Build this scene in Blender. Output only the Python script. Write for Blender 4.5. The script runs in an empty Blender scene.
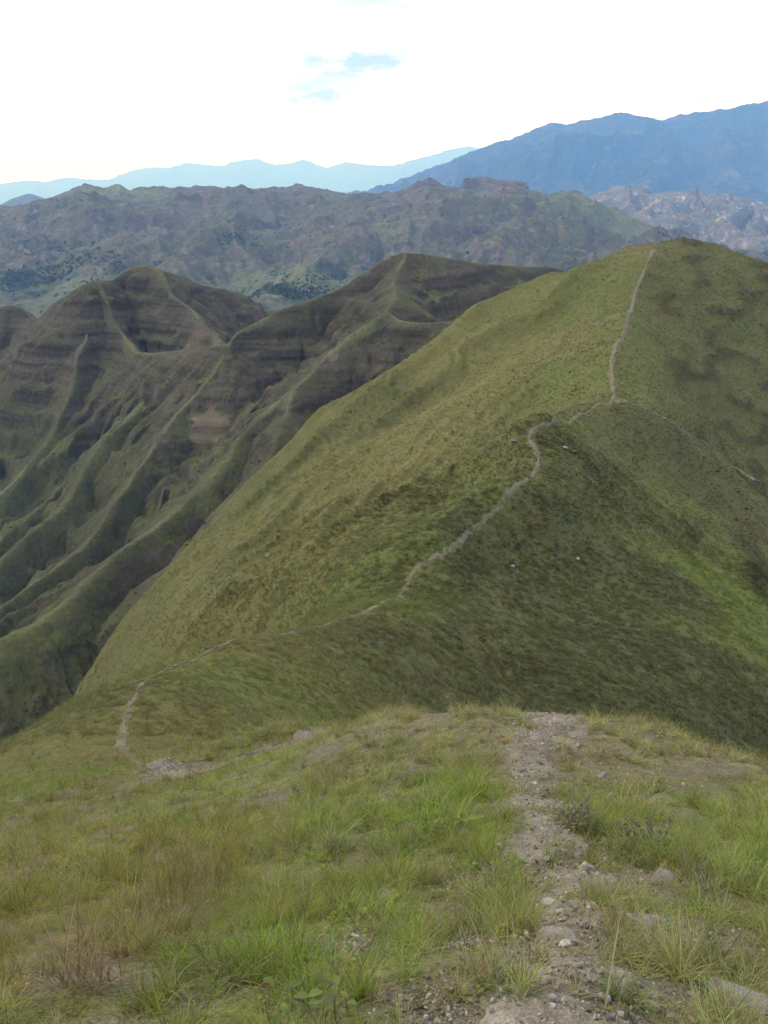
import bpy, bmesh, math, random
import numpy as np
from mathutils import Vector, noise as mnoise

R = math.radians
sc = bpy.context.scene
COL = sc.collection
rng = np.random.default_rng(11)
random.seed(5)

# ------------------------------------------------------------------ camera
F, PITCH = 880.0, R(19.5)
cam_d = bpy.data.cameras.new('camera')
cam = bpy.data.objects.new('camera', cam_d)
COL.objects.link(cam)
cam_d.sensor_fit = 'VERTICAL'
cam_d.sensor_height = 36.0
cam_d.lens = F / 1024 * 36.0
cam_d.clip_start = 0.05
cam_d.clip_end = 120000
cam.location = (0, 0, 0)
cam.rotation_euler = (R(90) - PITCH, 0, 0)
sc.camera = cam

# ------------------------------------------------------------------ world (bright broken overcast)
SUN_EL, SUN_AZ = R(47), R(-66)          # azimuth measured from +Y towards +X
world = bpy.data.worlds.new('World')
sc.world = world
world.use_nodes = True
wt = world.node_tree
wt.nodes.clear()


def wn(t, **k):
    n = wt.nodes.new(t)
    for a, b in k.items():
        setattr(n, a, b)
    return n


w_out = wn('ShaderNodeOutputWorld')
w_bg = wn('ShaderNodeBackground')
w_bg.inputs['Strength'].default_value = 0.1
w_sky = wn('ShaderNodeTexSky', sky_type='NISHITA', sun_disc=False, sun_elevation=SUN_EL, sun_rotation=SUN_AZ)
w_tc = wn('ShaderNodeTexCoord')
w_map = wn('ShaderNodeMapping')
w_map.inputs['Scale'].default_value = (1.0, 1.0, 3.2)
w_no = wn('ShaderNodeTexNoise')
w_no.inputs['Scale'].default_value = 2.6
w_no.inputs['Detail'].default_value = 9
w_no.inputs['Roughness'].default_value = 0.55
w_ramp = wn('ShaderNodeValToRGB')
w_ramp.color_ramp.elements[0].position = 0.26
w_ramp.color_ramp.elements[0].color = (0.55, 0.55, 0.55, 1)
w_ramp.color_ramp.elements[1].position = 0.40
w_sep = wn('ShaderNodeSeparateXYZ')
w_cl = wn('ShaderNodeValToRGB')                                   # the cloud deck: grey overhead, brilliant low down
w_cl.color_ramp.elements[0].position = 0.0
w_cl.color_ramp.elements[0].color = (0.64, 0.80, 1.35, 1)
w_cl.color_ramp.elements[1].position = 0.62
w_cl.color_ramp.elements[1].color = (0.215, 0.226, 0.258, 1)
for p_, c_ in ((0.10, (0.50, 0.56, 0.72, 1)), (0.22, (0.42, 0.44, 0.50, 1))):
    w_cl.color_ramp.elements.new(p_).color = c_
w_amp = wn('ShaderNodeVectorMath', operation='SCALE')
w_amp.inputs['Scale'].default_value = 25.0
w_mix = wn('ShaderNodeMix', data_type='RGBA')
L = wt.links.new
L(w_tc.outputs['Generated'], w_map.inputs['Vector'])
L(w_map.outputs['Vector'], w_no.inputs['Vector'])
L(w_no.outputs['Fac'], w_ramp.inputs['Fac'])
L(w_ramp.outputs['Color'], w_mix.inputs['Factor'])
L(w_sky.outputs['Color'], w_mix.inputs[6])
L(w_tc.outputs['Generated'], w_sep.inputs[0])
L(w_sep.outputs['Z'], w_cl.inputs['Fac'])
L(w_cl.outputs['Color'], w_amp.inputs[0])
L(w_amp.outputs[0], w_mix.inputs[7])


# thinner, bluish gaps in the cloud deck, each an ellipse of sky broken up by noise
def gap(prev, direction, sx, sz, strength, colour):
    d = Vector(direction).normalized()
    sub = wn('ShaderNodeVectorMath', operation='SUBTRACT')
    L(w_tc.outputs['Generated'], sub.inputs[0])
    sub.inputs[1].default_value = d
    warp = wn('ShaderNodeTexNoise')
    warp.inputs['Scale'].default_value = 22
    warp.inputs['Detail'].default_value = 9
    warp.inputs['Roughness'].default_value = 0.62
    mp = wn('ShaderNodeMapping')
    mp.inputs['Scale'].default_value = (1, 1, 3)
    L(w_tc.outputs['Generated'], mp.inputs['Vector'])
    L(mp.outputs['Vector'], warp.inputs['Vector'])
    mul = wn('ShaderNodeVectorMath', operation='MULTIPLY')
    mul.inputs[1].default_value = (1 / sx, 1 / sx, 1 / sz)
    L(sub.outputs[0], mul.inputs[0])
    ln = wn('ShaderNodeVectorMath', operation='LENGTH')
    L(mul.outputs[0], ln.inputs[0])
    def step(x, a, b, c, d):
        mr = wn('ShaderNodeMapRange')
        mr.interpolation_type = 'SMOOTHSTEP'
        L(x, mr.inputs['Value'])
        for k_, v_ in zip(('From Min', 'From Max', 'To Min', 'To Max'), (a, b, c, d)):
            mr.inputs[k_].default_value = v_
        return mr.outputs[0]
    mr = wn('ShaderNodeMath', operation='MULTIPLY')
    L(step(ln.outputs['Value'], 0.25, 1.3, strength, 0), mr.inputs[0])
    L(step(warp.outputs['Fac'], 0.28, 0.60, 0, 1), mr.inputs[1])
    mx = wn('ShaderNodeMix', data_type='RGBA')
    L(mr.outputs[0], mx.inputs['Factor'])
    L(prev, mx.inputs[6])
    mx.inputs[7].default_value = colour
    return mx.outputs[2]


def ray(u, v):
    a, b = (u - 384) / F, (512 - v) / F
    return np.array([a, math.cos(PITCH) + math.sin(PITCH) * b, -math.sin(PITCH) + math.cos(PITCH) * b])


sky_c = w_mix.outputs[2]
GAPC = (2.9, 3.75, 4.15, 1)
sky_c = gap(sky_c, ray(356, 63), 0.12, 0.026, 1.0, GAPC)
sky_c = gap(sky_c, ray(314, 96), 0.075, 0.019, 0.97, GAPC)
sky_c = gap(sky_c, ray(400, -2), 0.13, 0.02, 0.85, GAPC)
sky_c = gap(sky_c, ray(690, 100), 0.07, 0.012, 0.85, GAPC)
sky_c = gap(sky_c, ray(430, 135), 0.10, 0.012, 0.75, GAPC)
L(sky_c, w_bg.inputs['Color'])
L(w_bg.outputs[0], w_out.inputs['Surface'])

# ------------------------------------------------------------------ sun (veiled by cloud)
sun_d = bpy.data.lights.new('sun', 'SUN')
sun_d.energy = 1.5
sun_d.angle = R(10)
sun_d.color = (1.0, 0.95, 0.86)
sun = bpy.data.objects.new('sun', sun_d)
COL.objects.link(sun)
sv = Vector((math.cos(SUN_EL) * math.sin(SUN_AZ), math.cos(SUN_EL) * math.cos(SUN_AZ), math.sin(SUN_EL)))
sun.rotation_euler = sv.to_track_quat('Z', 'Y').to_euler()

sc.view_settings.view_transform = 'Standard'
sc.view_settings.look = 'None'
sc.view_settings.gamma = 1
sc.view_settings.use_curve_mapping = False
sc.view_settings.exposure = 0.84
sc.render.engine = 'CYCLES'
cy = sc.cycles
cy.use_denoising = True
cy.max_bounces = 5
cy.diffuse_bounces = 2
cy.glossy_bounces = 1
cy.transmission_bounces = 2
cy.transparent_max_bounces = 4
cy.volume_bounces = 3
cy.filter_width = 1.5
cy.denoising_prefilter = 'NONE'
cy.use_adaptive_sampling = True
cy.adaptive_threshold = 0.02


# ------------------------------------------------------------------ numeric helpers
def P(u, v, Y):
    d = ray(u, v)
    return d * (Y / d[1])


def perlin(x, y, seed=0):
    x = np.asarray(x, float)
    y = np.asarray(y, float)
    xi = np.floor(x).astype(np.int64)
    yi = np.floor(y).astype(np.int64)
    fx, fy = x - xi, y - yi
    u = fx * fx * fx * (fx * (fx * 6 - 15) + 10)
    w = fy * fy * fy * (fy * (fy * 6 - 15) + 10)

    def g(ix, iy, dx, dy):
        h = (ix * 374761393 + iy * 668265263 + seed * 974634777) & 0xFFFFFFFF
        h = ((h ^ (h >> 13)) * 1274126177) & 0xFFFFFFFF
        h = (h ^ (h >> 16)) & 0xFFFF
        a = h * (2 * math.pi / 65536)
        return np.cos(a) * dx + np.sin(a) * dy
    n00 = g(xi, yi, fx, fy)
    n10 = g(xi + 1, yi, fx - 1, fy)
    n01 = g(xi, yi + 1, fx, fy - 1)
    n11 = g(xi + 1, yi + 1, fx - 1, fy - 1)
    a = n00 + u * (n10 - n00)
    b = n01 + u * (n11 - n01)
    return (a + w * (b - a)) * 1.5


def fbm(x, y, octv=4, seed=0, gain=0.5):
    s, a, f = 0, 1.0, 1.0
    for o in range(octv):
        s = s + a * perlin(x * f + 17.3 * o, y * f - 9.1 * o, seed + o)
        a *= gain
        f *= 2.03
    return s


def ridged(x, y, octv=5, seed=0, gain=0.5):
    s, a, f, wgt = 0, 1.0, 1.0, 1.0
    for o in range(octv):
        n = 1 - np.abs(perlin(x * f + 31.7 * o, y * f + 5.9 * o, seed + o))
        n = n * n * wgt
        wgt = np.clip(n * 1.6, 0, 1)
        s = s + a * n
        a *= gain
        f *= 2.05
    return s


def sstep(a, b, x):
    t = np.clip((x - a) / (b - a), 0, 1)
    return t * t * (3 - 2 * t)


# ------------------------------------------------------------------ scene helpers
def tag(o, label=None, cat=None, group=None, kind=None):
    if label:
        o['label'] = label
    if cat:
        o['category'] = cat
    if group:
        o['group'] = group
    if kind:
        o['kind'] = kind
    return o


def link(name, me, mat=None, parent=None):
    o = bpy.data.objects.new(name, me)
    if mat and not me.materials:
        me.materials.append(mat)
    COL.objects.link(o)
    if parent:
        o.parent = parent
    return o


def mesh_np(name, verts, quads=None, tris=None, smooth=True):
    me = bpy.data.meshes.new(name)
    verts = np.ascontiguousarray(verts, np.float32)
    me.vertices.add(len(verts))
    me.vertices.foreach_set('co', verts.ravel())
    fs = quads if quads is not None else tris
    if fs is not None and len(fs):
        k = fs.shape[1]
        me.loops.add(fs.size)
        me.loops.foreach_set('vertex_index', np.ascontiguousarray(fs, np.int32).ravel())
        me.polygons.add(len(fs))
        me.polygons.foreach_set('loop_start', np.arange(0, fs.size, k, dtype=np.int32))
        me.polygons.foreach_set('use_smooth', np.full(len(fs), smooth))
    me.update(calc_edges=True)
    return me


def grid_mesh(name, V):
    """V (rows, cols, 3) -> quad sheet facing up"""
    nr, nc = V.shape[:2]
    i = np.arange(nr * nc).reshape(nr, nc)
    q = np.stack([i[:-1, :-1], i[:-1, 1:], i[1:, 1:], i[1:, :-1]], -1).reshape(-1, 4)
    # make sure that faces look up
    a, b, d = V[0, 0], V[0, 1], V[1, 0]
    if np.cross(b - a, d - a)[2] < 0:
        q = q[:, ::-1]
    return mesh_np(name, V.reshape(-1, 3), quads=q)


def set_col(me, name, c):
    at = me.attributes.new(name, 'FLOAT_COLOR', 'POINT')
    c = np.asarray(c, np.float32)
    if c.shape[-1] == 3:
        c = np.concatenate([c, np.ones(c.shape[:-1] + (1,), np.float32)], -1)
    at.data.foreach_set('color', np.ascontiguousarray(c, np.float32).ravel())


def set_f(me, name, f):
    at = me.attributes.new(name, 'FLOAT', 'POINT')
    at.data.foreach_set('value', np.ascontiguousarray(f, np.float32).ravel())


class M:
    """tiny material builder"""

    def __init__(self, name, rough=0.9):
        self.m = bpy.data.materials.new(name)
        self.m.use_nodes = True
        self.t = self.m.node_tree
        self.b = self.t.nodes['Principled BSDF']
        self.b.inputs['Roughness'].default_value = rough
        self.b.inputs['Specular IOR Level'].default_value = 0.15

    def n(self, t, **k):
        n = self.t.nodes.new(t)
        for a, b in k.items():
            setattr(n, a, b)
        return n

    def l(self, a, b):
        self.t.links.new(a, b)

    def attr(self, name, kind='GEOMETRY'):
        return self.n('ShaderNodeAttribute', attribute_name=name, attribute_type=kind)

    def pos(self, scale=(1, 1, 1)):
        if not hasattr(self, '_g'):
            self._g = self.n('ShaderNodeNewGeometry')
        mp = self.n('ShaderNodeMapping')
        mp.inputs['Scale'].default_value = scale
        self.l(self._g.outputs['Position'], mp.inputs['Vector'])
        return mp.outputs[0]

    def noise(self, scale, detail=4, rough=0.55, vec=None, dist=0.0):
        n = self.n('ShaderNodeTexNoise')
        n.inputs['Scale'].default_value = scale
        n.inputs['Detail'].default_value = detail
        n.inputs['Roughness'].default_value = rough
        n.inputs['Distortion'].default_value = dist
        self.l(vec if vec is not None else self.pos(), n.inputs['Vector'])
        return n.outputs['Fac']

    def rng(self, x, a, b, c=0.0, d=1.0):
        n = self.n('ShaderNodeMapRange')
        self.l(x, n.inputs['Value'])
        for k, v in zip(('From Min', 'From Max', 'To Min', 'To Max'), (a, b, c, d)):
            n.inputs[k].default_value = v
        return n.outputs[0]

    def math(self, op, a, b=None):
        n = self.n('ShaderNodeMath', operation=op)
        for i, x in enumerate((a, b)):
            if x is None:
                continue
            if isinstance(x, (int, float)):
                n.inputs[i].default_value = x
            else:
                self.l(x, n.inputs[i])
        return n.outputs[0]

    def mix(self, f, a, b, blend='MIX'):
        n = self.n('ShaderNodeMix', data_type='RGBA', blend_type=blend)
        for s, x in ((n.inputs['Factor'], f), (n.inputs[6], a), (n.inputs[7], b)):
            if isinstance(x, (int, float)):
                s.default_value = x
            elif isinstance(x, (tuple, list)):
                s.default_value = (*x[:3], 1)
            else:
                self.l(x, s)
        return n.outputs[2]

    def scale(self, col, f):
        """colour times a scalar socket"""
        n = self.n('ShaderNodeVectorMath', operation='SCALE')
        self.l(col, n.inputs[0])
        self.l(f, n.inputs['Scale'])
        return n.outputs[0]

    def bump(self, h, strength, dist):
        n = self.n('ShaderNodeBump')
        n.inputs['Strength'].default_value = strength
        n.inputs['Distance'].default_value = dist
        self.l(h, n.inputs['Height'])
        self.l(n.outputs[0], self.b.inputs['Normal'])

    def out(self, col):
        self.l(col, self.b.inputs['Base Color'])
        return self.m


# ================================================================== A: the hill we stand on, the saddle and the hill beyond
CP = [  # u, v, Y
    # foreground, along the path
    (550, 1024, 1.6), (558, 930, 2.4), (550, 830, 3.9), (530, 765, 5.7), (560, 717, 7.5),
    # foreground right
    (760, 1020, 1.7), (750, 930, 2.5), (740, 850, 3.7), (700, 775, 5.6), (640, 725, 7.2), (768, 782, 5.6), (700, 748, 6.6),
    # foreground middle and left
    (400, 1020, 1.65), (400, 920, 2.6), (400, 820, 4.3), (420, 745, 6.8), (460, 712, 8.2), (370, 722, 8.6),
    (100, 1020, 1.75), (100, 930, 3.0), (100, 850, 5.3), (100, 795, 9.2), (130, 768, 14.5), (125, 745, 19.5), (170, 770, 13.0),
    (250, 900, 3.3), (250, 820, 5.6), (260, 765, 9.0), (295, 742, 10.6), (300, 722, 11.8),
    (0, 1010, 1.9), (0, 880, 4.8), (0, 810, 9.5), (10, 765, 17), (0, 748, 23),
    (60, 712, 28),
    # spur with the path round its left side, down to the saddle
    (140, 690, 26), (100, 692, 30), (220, 645, 36), (200, 641, 38), (230, 690, 30), (290, 690, 33), (300, 622, 46), (300, 655, 38),
    (400, 690, 42), (400, 640, 48), (380, 590, 58), (450, 550, 72), (500, 500, 86), (540, 455, 102), (516, 440, 104), (610, 403, 128),
    # dark near face and right hollow
    (500, 692, 50), (500, 650, 56), (500, 600, 66), (520, 550, 77), (560, 500, 92), (590, 440, 113),
    (600, 690, 55), (600, 640, 64), (600, 580, 78), (620, 500, 98), (650, 440, 122),
    (700, 700, 60), (700, 640, 72), (700, 560, 94), (700, 500, 114), (768, 700, 66), (768, 640, 79), (768, 560, 102), (768, 500, 128),
    # right hand crest and the slope above it
    (700, 440, 137), (750, 480, 140), (700, 400, 162), (768, 440, 165), (650, 380, 145), (700, 330, 195), (768, 330, 205), (720, 280, 220),
    # crest to the peak, skyline
    (615, 350, 152), (630, 320, 176), (645, 280, 208), (655, 246, 236), (690, 242, 240), (768, 263, 240), (620, 250, 239), (570, 267, 238),
    (530, 285, 236), (450, 328, 226), (330, 405, 206), (230, 505, 182), (150, 597, 156), (110, 640, 145),
    # flank
    (400, 500, 108), (300, 520, 142), (300, 585, 84), (230, 600, 102), (180, 618, 112), (500, 400, 148), (450, 430, 147), (560, 350, 170),
    (600, 300, 203), (400, 400, 186), (520, 330, 198), (560, 412, 133), (470, 480, 103), (370, 560, 74), (420, 350, 215), (350, 460, 160), (270, 560, 112),
]
cpw = [P(*c) for c in CP]
cpw += [np.array(p, float) for p in [
    (0, 0, -1.6), (0, -4, -0.6), (5, -4, -1.8), (-5, -4, -1.4), (0, -30, 4), (-30, -20, -12), (30, -20, -14), (4, 0, -2.9), (-4, 0, -2.0),
    # hidden behind the brow
    (1.6, 10, -7.6), (2.5, 16, -13.5), (4, 26, -22), (6, 14, -13), (10, 24, -25), (-1.2, 15, -11.5), (22, 34, -36), (15, 12, -16), (40, 40, -52),
    # left of the near spur, then the far side of everything
    (-22, 30, -34), (-30, 45, -62), (-25, 60, -64), (-40, 20, -55), (-22, 80, -66), (-60, 60, -100), (-40, 100, -84), (-60, 120, -102), (-75, 150, -118),
    (-70, 190, -118), (-45, 225, -98), (-15, 245, -78), (25, 262, -52), (60, 275, -38), (90, 280, -36), (-110, 200, -170), (-90, 250, -170),
    (-40, 290, -140), (20, 320, -110), (90, 330, -90), (150, 290, -75), (140, 220, -48), (120, 160, -66), (110, 110, -74), (170, 200, -90), (190, 320, -130),
    (90, 60, -86), (60, 10, -50), (-90, 100, -150), (-60, 0, -60),
]]
cpw = np.array(cpw)


def tps_fit(p, z, lam=0.0):
    n = len(p)
    r2 = ((p[:, None] - p[None]) ** 2).sum(-1)
    K = np.where(r2 > 0, 0.5 * r2 * np.log(np.maximum(r2, 1e-12)), 0)
    A = np.zeros((n + 3, n + 3))
    A[:n, :n] = K + lam * np.eye(n)
    A[:n, n], A[:n, n + 1:] = 1, p
    A[n, :n], A[n + 1:, :n] = 1, p.T
    return np.linalg.solve(A, np.concatenate([z, np.zeros(3)]))


TW = tps_fit(cpw[:, :2], cpw[:, 2])


def tps(x, y):
    sh = np.shape(x)
    x, y = np.ravel(np.asarray(x, float)), np.ravel(np.asarray(y, float))
    o = np.empty(len(x))
    n = len(cpw)
    for s in range(0, len(x), 40000):
        xs, ys = x[s:s + 40000, None], y[s:s + 40000, None]
        r2 = (xs - cpw[:, 0]) ** 2 + (ys - cpw[:, 1]) ** 2
        k = 0.5 * r2 * np.log(np.maximum(r2, 1e-12))
        o[s:s + 40000] = k @ TW[:n] + TW[n] + xs[:, 0] * TW[n + 1] + ys[:, 0] * TW[n + 2]
    return o.reshape(sh)


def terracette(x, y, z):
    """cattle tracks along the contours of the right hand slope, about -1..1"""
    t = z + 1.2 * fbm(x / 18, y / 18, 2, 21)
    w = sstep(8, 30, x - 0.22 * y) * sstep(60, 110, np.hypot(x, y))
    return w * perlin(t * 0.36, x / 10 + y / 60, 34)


CREST = None


def crest_d(x, y):
    sh = np.shape(x)
    x, y = np.ravel(x), np.ravel(y)
    o = np.full(len(x), 999.0)
    near = (y > 55) & (x > -60)
    xi, yi = x[near], y[near]
    b = np.full(len(xi), 999.0)
    for (x0, y0), (x1, y1) in zip(CREST[:-1], CREST[1:]):
        ex, ey = x1 - x0, y1 - y0
        t = np.clip(((xi - x0) * ex + (yi - y0) * ey) / (ex * ex + ey * ey), 0, 1)
        b = np.minimum(b, np.hypot(xi - x0 - t * ex, yi - y0 - t * ey))
    o[near] = b
    return o.reshape(sh)


def zA(x, y):
    x, y = np.asarray(x, float), np.asarray(y, float)
    z = tps(x, y)
    r = np.hypot(x, y)
    # broad swells and rills, growing with distance so that the path and the camera keep their ground
    g1 = sstep(25, 90, r)
    wl = 1 - sstep(-12, 12, x - 0.22 * y)
    z = z + g1 * (1.1 * fbm(x / 34, y / 34, 3, 3) + (0.5 + 2.2 * wl) * (ridged((x - 0.9 * y) / 22 + 0.4 * fbm(x / 30, y / 30, 2, 9), (x + y) / 130, 3, 8) - 0.9))
    # cattle terracettes that follow the contours
    z = z + 0.75 * terracette(x, y, z) + sstep(40, 110, r) * 0.16 * perlin((z + 1.2 * fbm(x / 18, y / 18, 2, 21)) * 0.6, x / 40 + y / 50, 33)
    z = z + sstep(6, 30, r) * 0.16 * fbm(x / 3.1, y / 3.1, 3, 5)
    z = z + 0.055 * fbm(x / 0.9, y / 0.9, 3, 6)
    if CREST is not None:                                          # the path keeps to a sharp crest
        d = crest_d(x, y)
        z = z + sstep(70, 110, r) * (1.7 * np.exp(-d / 5.0) - 0.4)
    near = 1 - sstep(10, 25, r)
    z = z + near * 0.012 * fbm(x / 0.11, y / 0.11, 3, 7)
    return z


def hit(u, v, tmax=400):
    """where a line of sight meets the hill: how positions were surveyed from the photograph"""
    d = ray(u, v)
    d = d / np.linalg.norm(d)
    t = np.geomspace(1.2, tmax, 3000)
    p = d[None] * t[:, None]
    below = p[:, 2] < zA(p[:, 0], p[:, 1])
    i = int(np.argmax(below)) if below.any() else len(t) - 1
    t2 = np.linspace(t[max(i - 1, 0)], t[i], 60)
    p = d[None] * t2[:, None]
    j = int(np.argmax(p[:, 2] < zA(p[:, 0], p[:, 1])))
    return p[j]


CREST = np.array([hit(u, v)[:2] for u, v in ((385, 592), (447, 551), (503, 500), (536, 462), (532, 438), (575, 414), (612, 403), (613, 370), (622, 330), (638, 290), (652, 252))])

# vegetation zones: what grows where (albedo), plus shade painted on the right slope
G_OLIVE = (0.105, 0.108, 0.030)
G_YEL = (0.128, 0.124, 0.036)
G_GRN = (0.090, 0.112, 0.026)
G_LIME = (0.112, 0.148, 0.028)
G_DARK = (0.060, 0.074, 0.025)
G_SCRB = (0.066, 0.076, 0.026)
G_SLOPE_SHADE = (0.072, 0.085, 0.025)  # plant colour darkened to carry the shade of the right-facing slope
G_RED = (0.130, 0.118, 0.043)
G_MID = (0.080, 0.090, 0.026)
G_FG = (0.125, 0.150, 0.042)
G_DRY = (0.155, 0.148, 0.072)
ZP = [
    (550, 1000, 1.7, G_DRY), (740, 980, 2.0, G_DRY), (700, 850, 3.6, G_FG), (650, 760, 6, G_DRY), (760, 800, 5, G_FG), (400, 980, 2, G_FG),
    (430, 810, 4.5, G_LIME), (330, 850, 4, G_FG), (200, 870, 4, G_YEL), (80, 950, 2.6, G_RED), (60, 850, 5, G_YEL), (300, 980, 2, G_LIME), (200, 990, 2, G_GRN),
    (400, 725, 8, G_DRY), (250, 780, 8, G_FG), (120, 790, 9, G_OLIVE), (30, 790, 12, G_GRN), (180, 720, 22, G_OLIVE), (60, 730, 26, G_MID),
    (260, 670, 33, G_GRN), (360, 670, 42, G_MID), (250, 640, 38, G_OLIVE), (420, 650, 48, G_SCRB), (400, 600, 57, G_GRN), (300, 610, 55, G_OLIVE),
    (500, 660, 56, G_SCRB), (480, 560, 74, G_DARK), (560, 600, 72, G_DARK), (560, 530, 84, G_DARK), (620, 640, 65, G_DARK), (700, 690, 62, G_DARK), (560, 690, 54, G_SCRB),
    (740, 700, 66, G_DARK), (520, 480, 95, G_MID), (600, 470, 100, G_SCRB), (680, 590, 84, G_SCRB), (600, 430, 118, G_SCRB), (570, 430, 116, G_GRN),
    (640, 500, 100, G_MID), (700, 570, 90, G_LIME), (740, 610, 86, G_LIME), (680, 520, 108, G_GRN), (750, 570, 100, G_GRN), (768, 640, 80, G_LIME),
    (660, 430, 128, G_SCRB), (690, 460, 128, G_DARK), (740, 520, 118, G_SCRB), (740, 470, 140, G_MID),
    (640, 400, 136, G_GRN), (700, 410, 158, G_SLOPE_SHADE), (760, 430, 165, G_SLOPE_SHADE), (700, 340, 190, G_SLOPE_SHADE), (760, 340, 205, G_SLOPE_SHADE), (720, 280, 220, G_SLOPE_SHADE), (680, 300, 206, G_SLOPE_SHADE),
    (690, 246, 238, G_SLOPE_SHADE), (740, 390, 185, G_SLOPE_SHADE), (640, 340, 165, G_GRN), (600, 380, 146, G_GRN),
    (560, 350, 170, G_OLIVE), (500, 370, 172, G_YEL), (560, 300, 200, G_GRN), (520, 320, 205, G_OLIVE), (600, 280, 215, G_GRN), (450, 360, 200, G_OLIVE), (400, 400, 186, G_MID),
    (500, 430, 135, G_OLIVE), (430, 450, 140, G_YEL), (350, 460, 160, G_OLIVE), (330, 520, 130, G_YEL), (420, 520, 98, G_OLIVE), (300, 560, 105, G_OLIVE), (250, 550, 130, G_MID),
    (200, 570, 140, G_OLIVE), (160, 600, 140, G_MID), (400, 560, 74, G_GRN), (340, 590, 70, G_GRN), (480, 500, 93, G_GRN), (260, 480, 175, G_MID), (620, 262, 234, G_OLIVE),
]
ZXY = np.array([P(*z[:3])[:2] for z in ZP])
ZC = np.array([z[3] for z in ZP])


def veg(x, y):
    """albedo of the plant cover and painted slope shade, blended between the zones with a ragged border"""
    sh = np.shape(x)
    x, y = np.ravel(x), np.ravel(y)
    r = np.hypot(x, y)
    s = 0.03 * r
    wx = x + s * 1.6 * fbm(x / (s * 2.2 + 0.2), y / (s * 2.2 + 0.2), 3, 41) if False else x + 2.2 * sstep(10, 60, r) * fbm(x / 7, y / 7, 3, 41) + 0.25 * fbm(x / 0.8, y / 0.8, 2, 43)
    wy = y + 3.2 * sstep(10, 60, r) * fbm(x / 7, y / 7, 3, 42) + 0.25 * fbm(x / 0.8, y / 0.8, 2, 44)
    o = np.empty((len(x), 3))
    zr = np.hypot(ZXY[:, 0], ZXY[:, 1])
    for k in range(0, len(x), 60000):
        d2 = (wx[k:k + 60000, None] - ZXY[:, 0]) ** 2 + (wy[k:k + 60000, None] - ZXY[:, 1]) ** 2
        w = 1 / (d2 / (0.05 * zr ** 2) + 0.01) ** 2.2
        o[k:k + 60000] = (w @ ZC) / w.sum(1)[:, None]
    return o.reshape(sh + (3,))


# the footpath, surveyed point by point: (x, y, half width)
def pw(u, v, w):
    p = hit(u, v)
    return (p[0], p[1], w)


def pwd(u, v, Y, w):
    p = P(u, v, Y)
    return (p[0], p[1], w)


near_path = [(0.42, 0.7, 0.24), pw(553, 1015, 0.17), pw(562, 950, 0.16), pw(562, 900, 0.18), pw(553, 850, 0.19), pw(535, 800, 0.22), pw(528, 770, 0.24),
             pw(543, 742, 0.28), pw(556, 722, 0.30), (1.55, 8.6, 0.3), (1.3, 10.0, 0.3), (0.3, 11.2, 0.28), (-0.8, 11.4, 0.25), pw(297, 744, 0.26), pw(255, 752, 0.06),
             pw(172, 770, 0.2), pw(142, 766, 0.10), pw(124, 748, 0.15), pw(123, 728, 0.15), pw(134, 700, 0.11), pw(160, 674, 0.10), pw(205, 655, 0.15), pw(228, 644, 0.11)]
far_path = [pw(228, 644, 0.16), pwd(262, 636, 41, 0.2), pwd(300, 625, 45.5, 0.22), pwd(345, 607, 52, 0.23), pwd(383, 593, 57.5, 0.24), pw(412, 575, 0.26), pw(447, 551, 0.28), pw(480, 524, 0.26), pw(503, 500, 0.27),
            pw(526, 480, 0.30), pw(538, 462, 0.30), pw(535, 447, 0.30), pw(530, 436, 0.29), pw(555, 420, 0.26), pw(590, 410, 0.24), pw(612, 403, 0.30),
            pw(613, 385, 0.36), pw(611, 368, 0.36), pw(616, 345, 0.40), pw(627, 322, 0.40), pw(634, 300, 0.40), pw(641, 280, 0.36), pw(647, 264, 0.36), pw(654, 250, 0.36)]


def spline(pts, step):
    pts = np.array(pts, float)
    out = []
    for i in range(len(pts) - 1):
        p0, p1, p2, p3 = pts[max(i - 1, 0)], pts[i], pts[i + 1], pts[min(i + 2, len(pts) - 1)]
        n = max(2, int(np.linalg.norm(p2[:2] - p1[:2]) / step))
        t = np.linspace(0, 1, n, endpoint=False)[:, None]
        m1, m2 = (p2 - p0) * 0.5, (p3 - p1) * 0.5
        out.append((2 * t ** 3 - 3 * t ** 2 + 1) * p1 + (t ** 3 - 2 * t ** 2 + t) * m1 + (-2 * t ** 3 + 3 * t ** 2) * p2 + (t ** 3 - t ** 2) * m2)
    out.append(pts[-1:])
    return np.concatenate(out)


NP_, FP_ = spline(near_path, 0.06), spline(far_path, 0.4)


def path_d(x, y):
    """distance to the path's middle in half widths"""
    sh = np.shape(x)
    x, y = np.ravel(x), np.ravel(y)
    pts = np.concatenate([NP_[::3], FP_[::2]])
    o = np.full(len(x), 99.0)
    for k in range(0, len(x), 30000):
        d = np.hypot(x[k:k + 30000, None] - pts[:, 0], y[k:k + 30000, None] - pts[:, 1]) / pts[:, 2]
        o[k:k + 30000] = d.min(1)
    return o.reshape(sh)


BARE = [(hit(u, v), a, b) for u, v, a, b in [
    (655, 880, 0.30, 0.9), (690, 940, 0.30, 0.9), (640, 940, 0.18, 0.8), (600, 1000, 0.25, 0.8), (740, 1005, 0.25, 0.9), (330, 945, 0.16, 0.8), (350, 900, 0.2, 0.55), (375, 800, 0.3, 0.5),
    (298, 746, 0.7, 1.0), (172, 770, 0.5, 0.9), (110, 815, 0.35, 0.8), (150, 930, 0.12, 0.7), (640, 780, 0.35, 0.45), (580, 815, 0.25, 0.6), (480, 880, 0.2, 0.5), (430, 1000, 0.12, 0.5), (460, 940, 0.13, 0.5)]]


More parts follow.
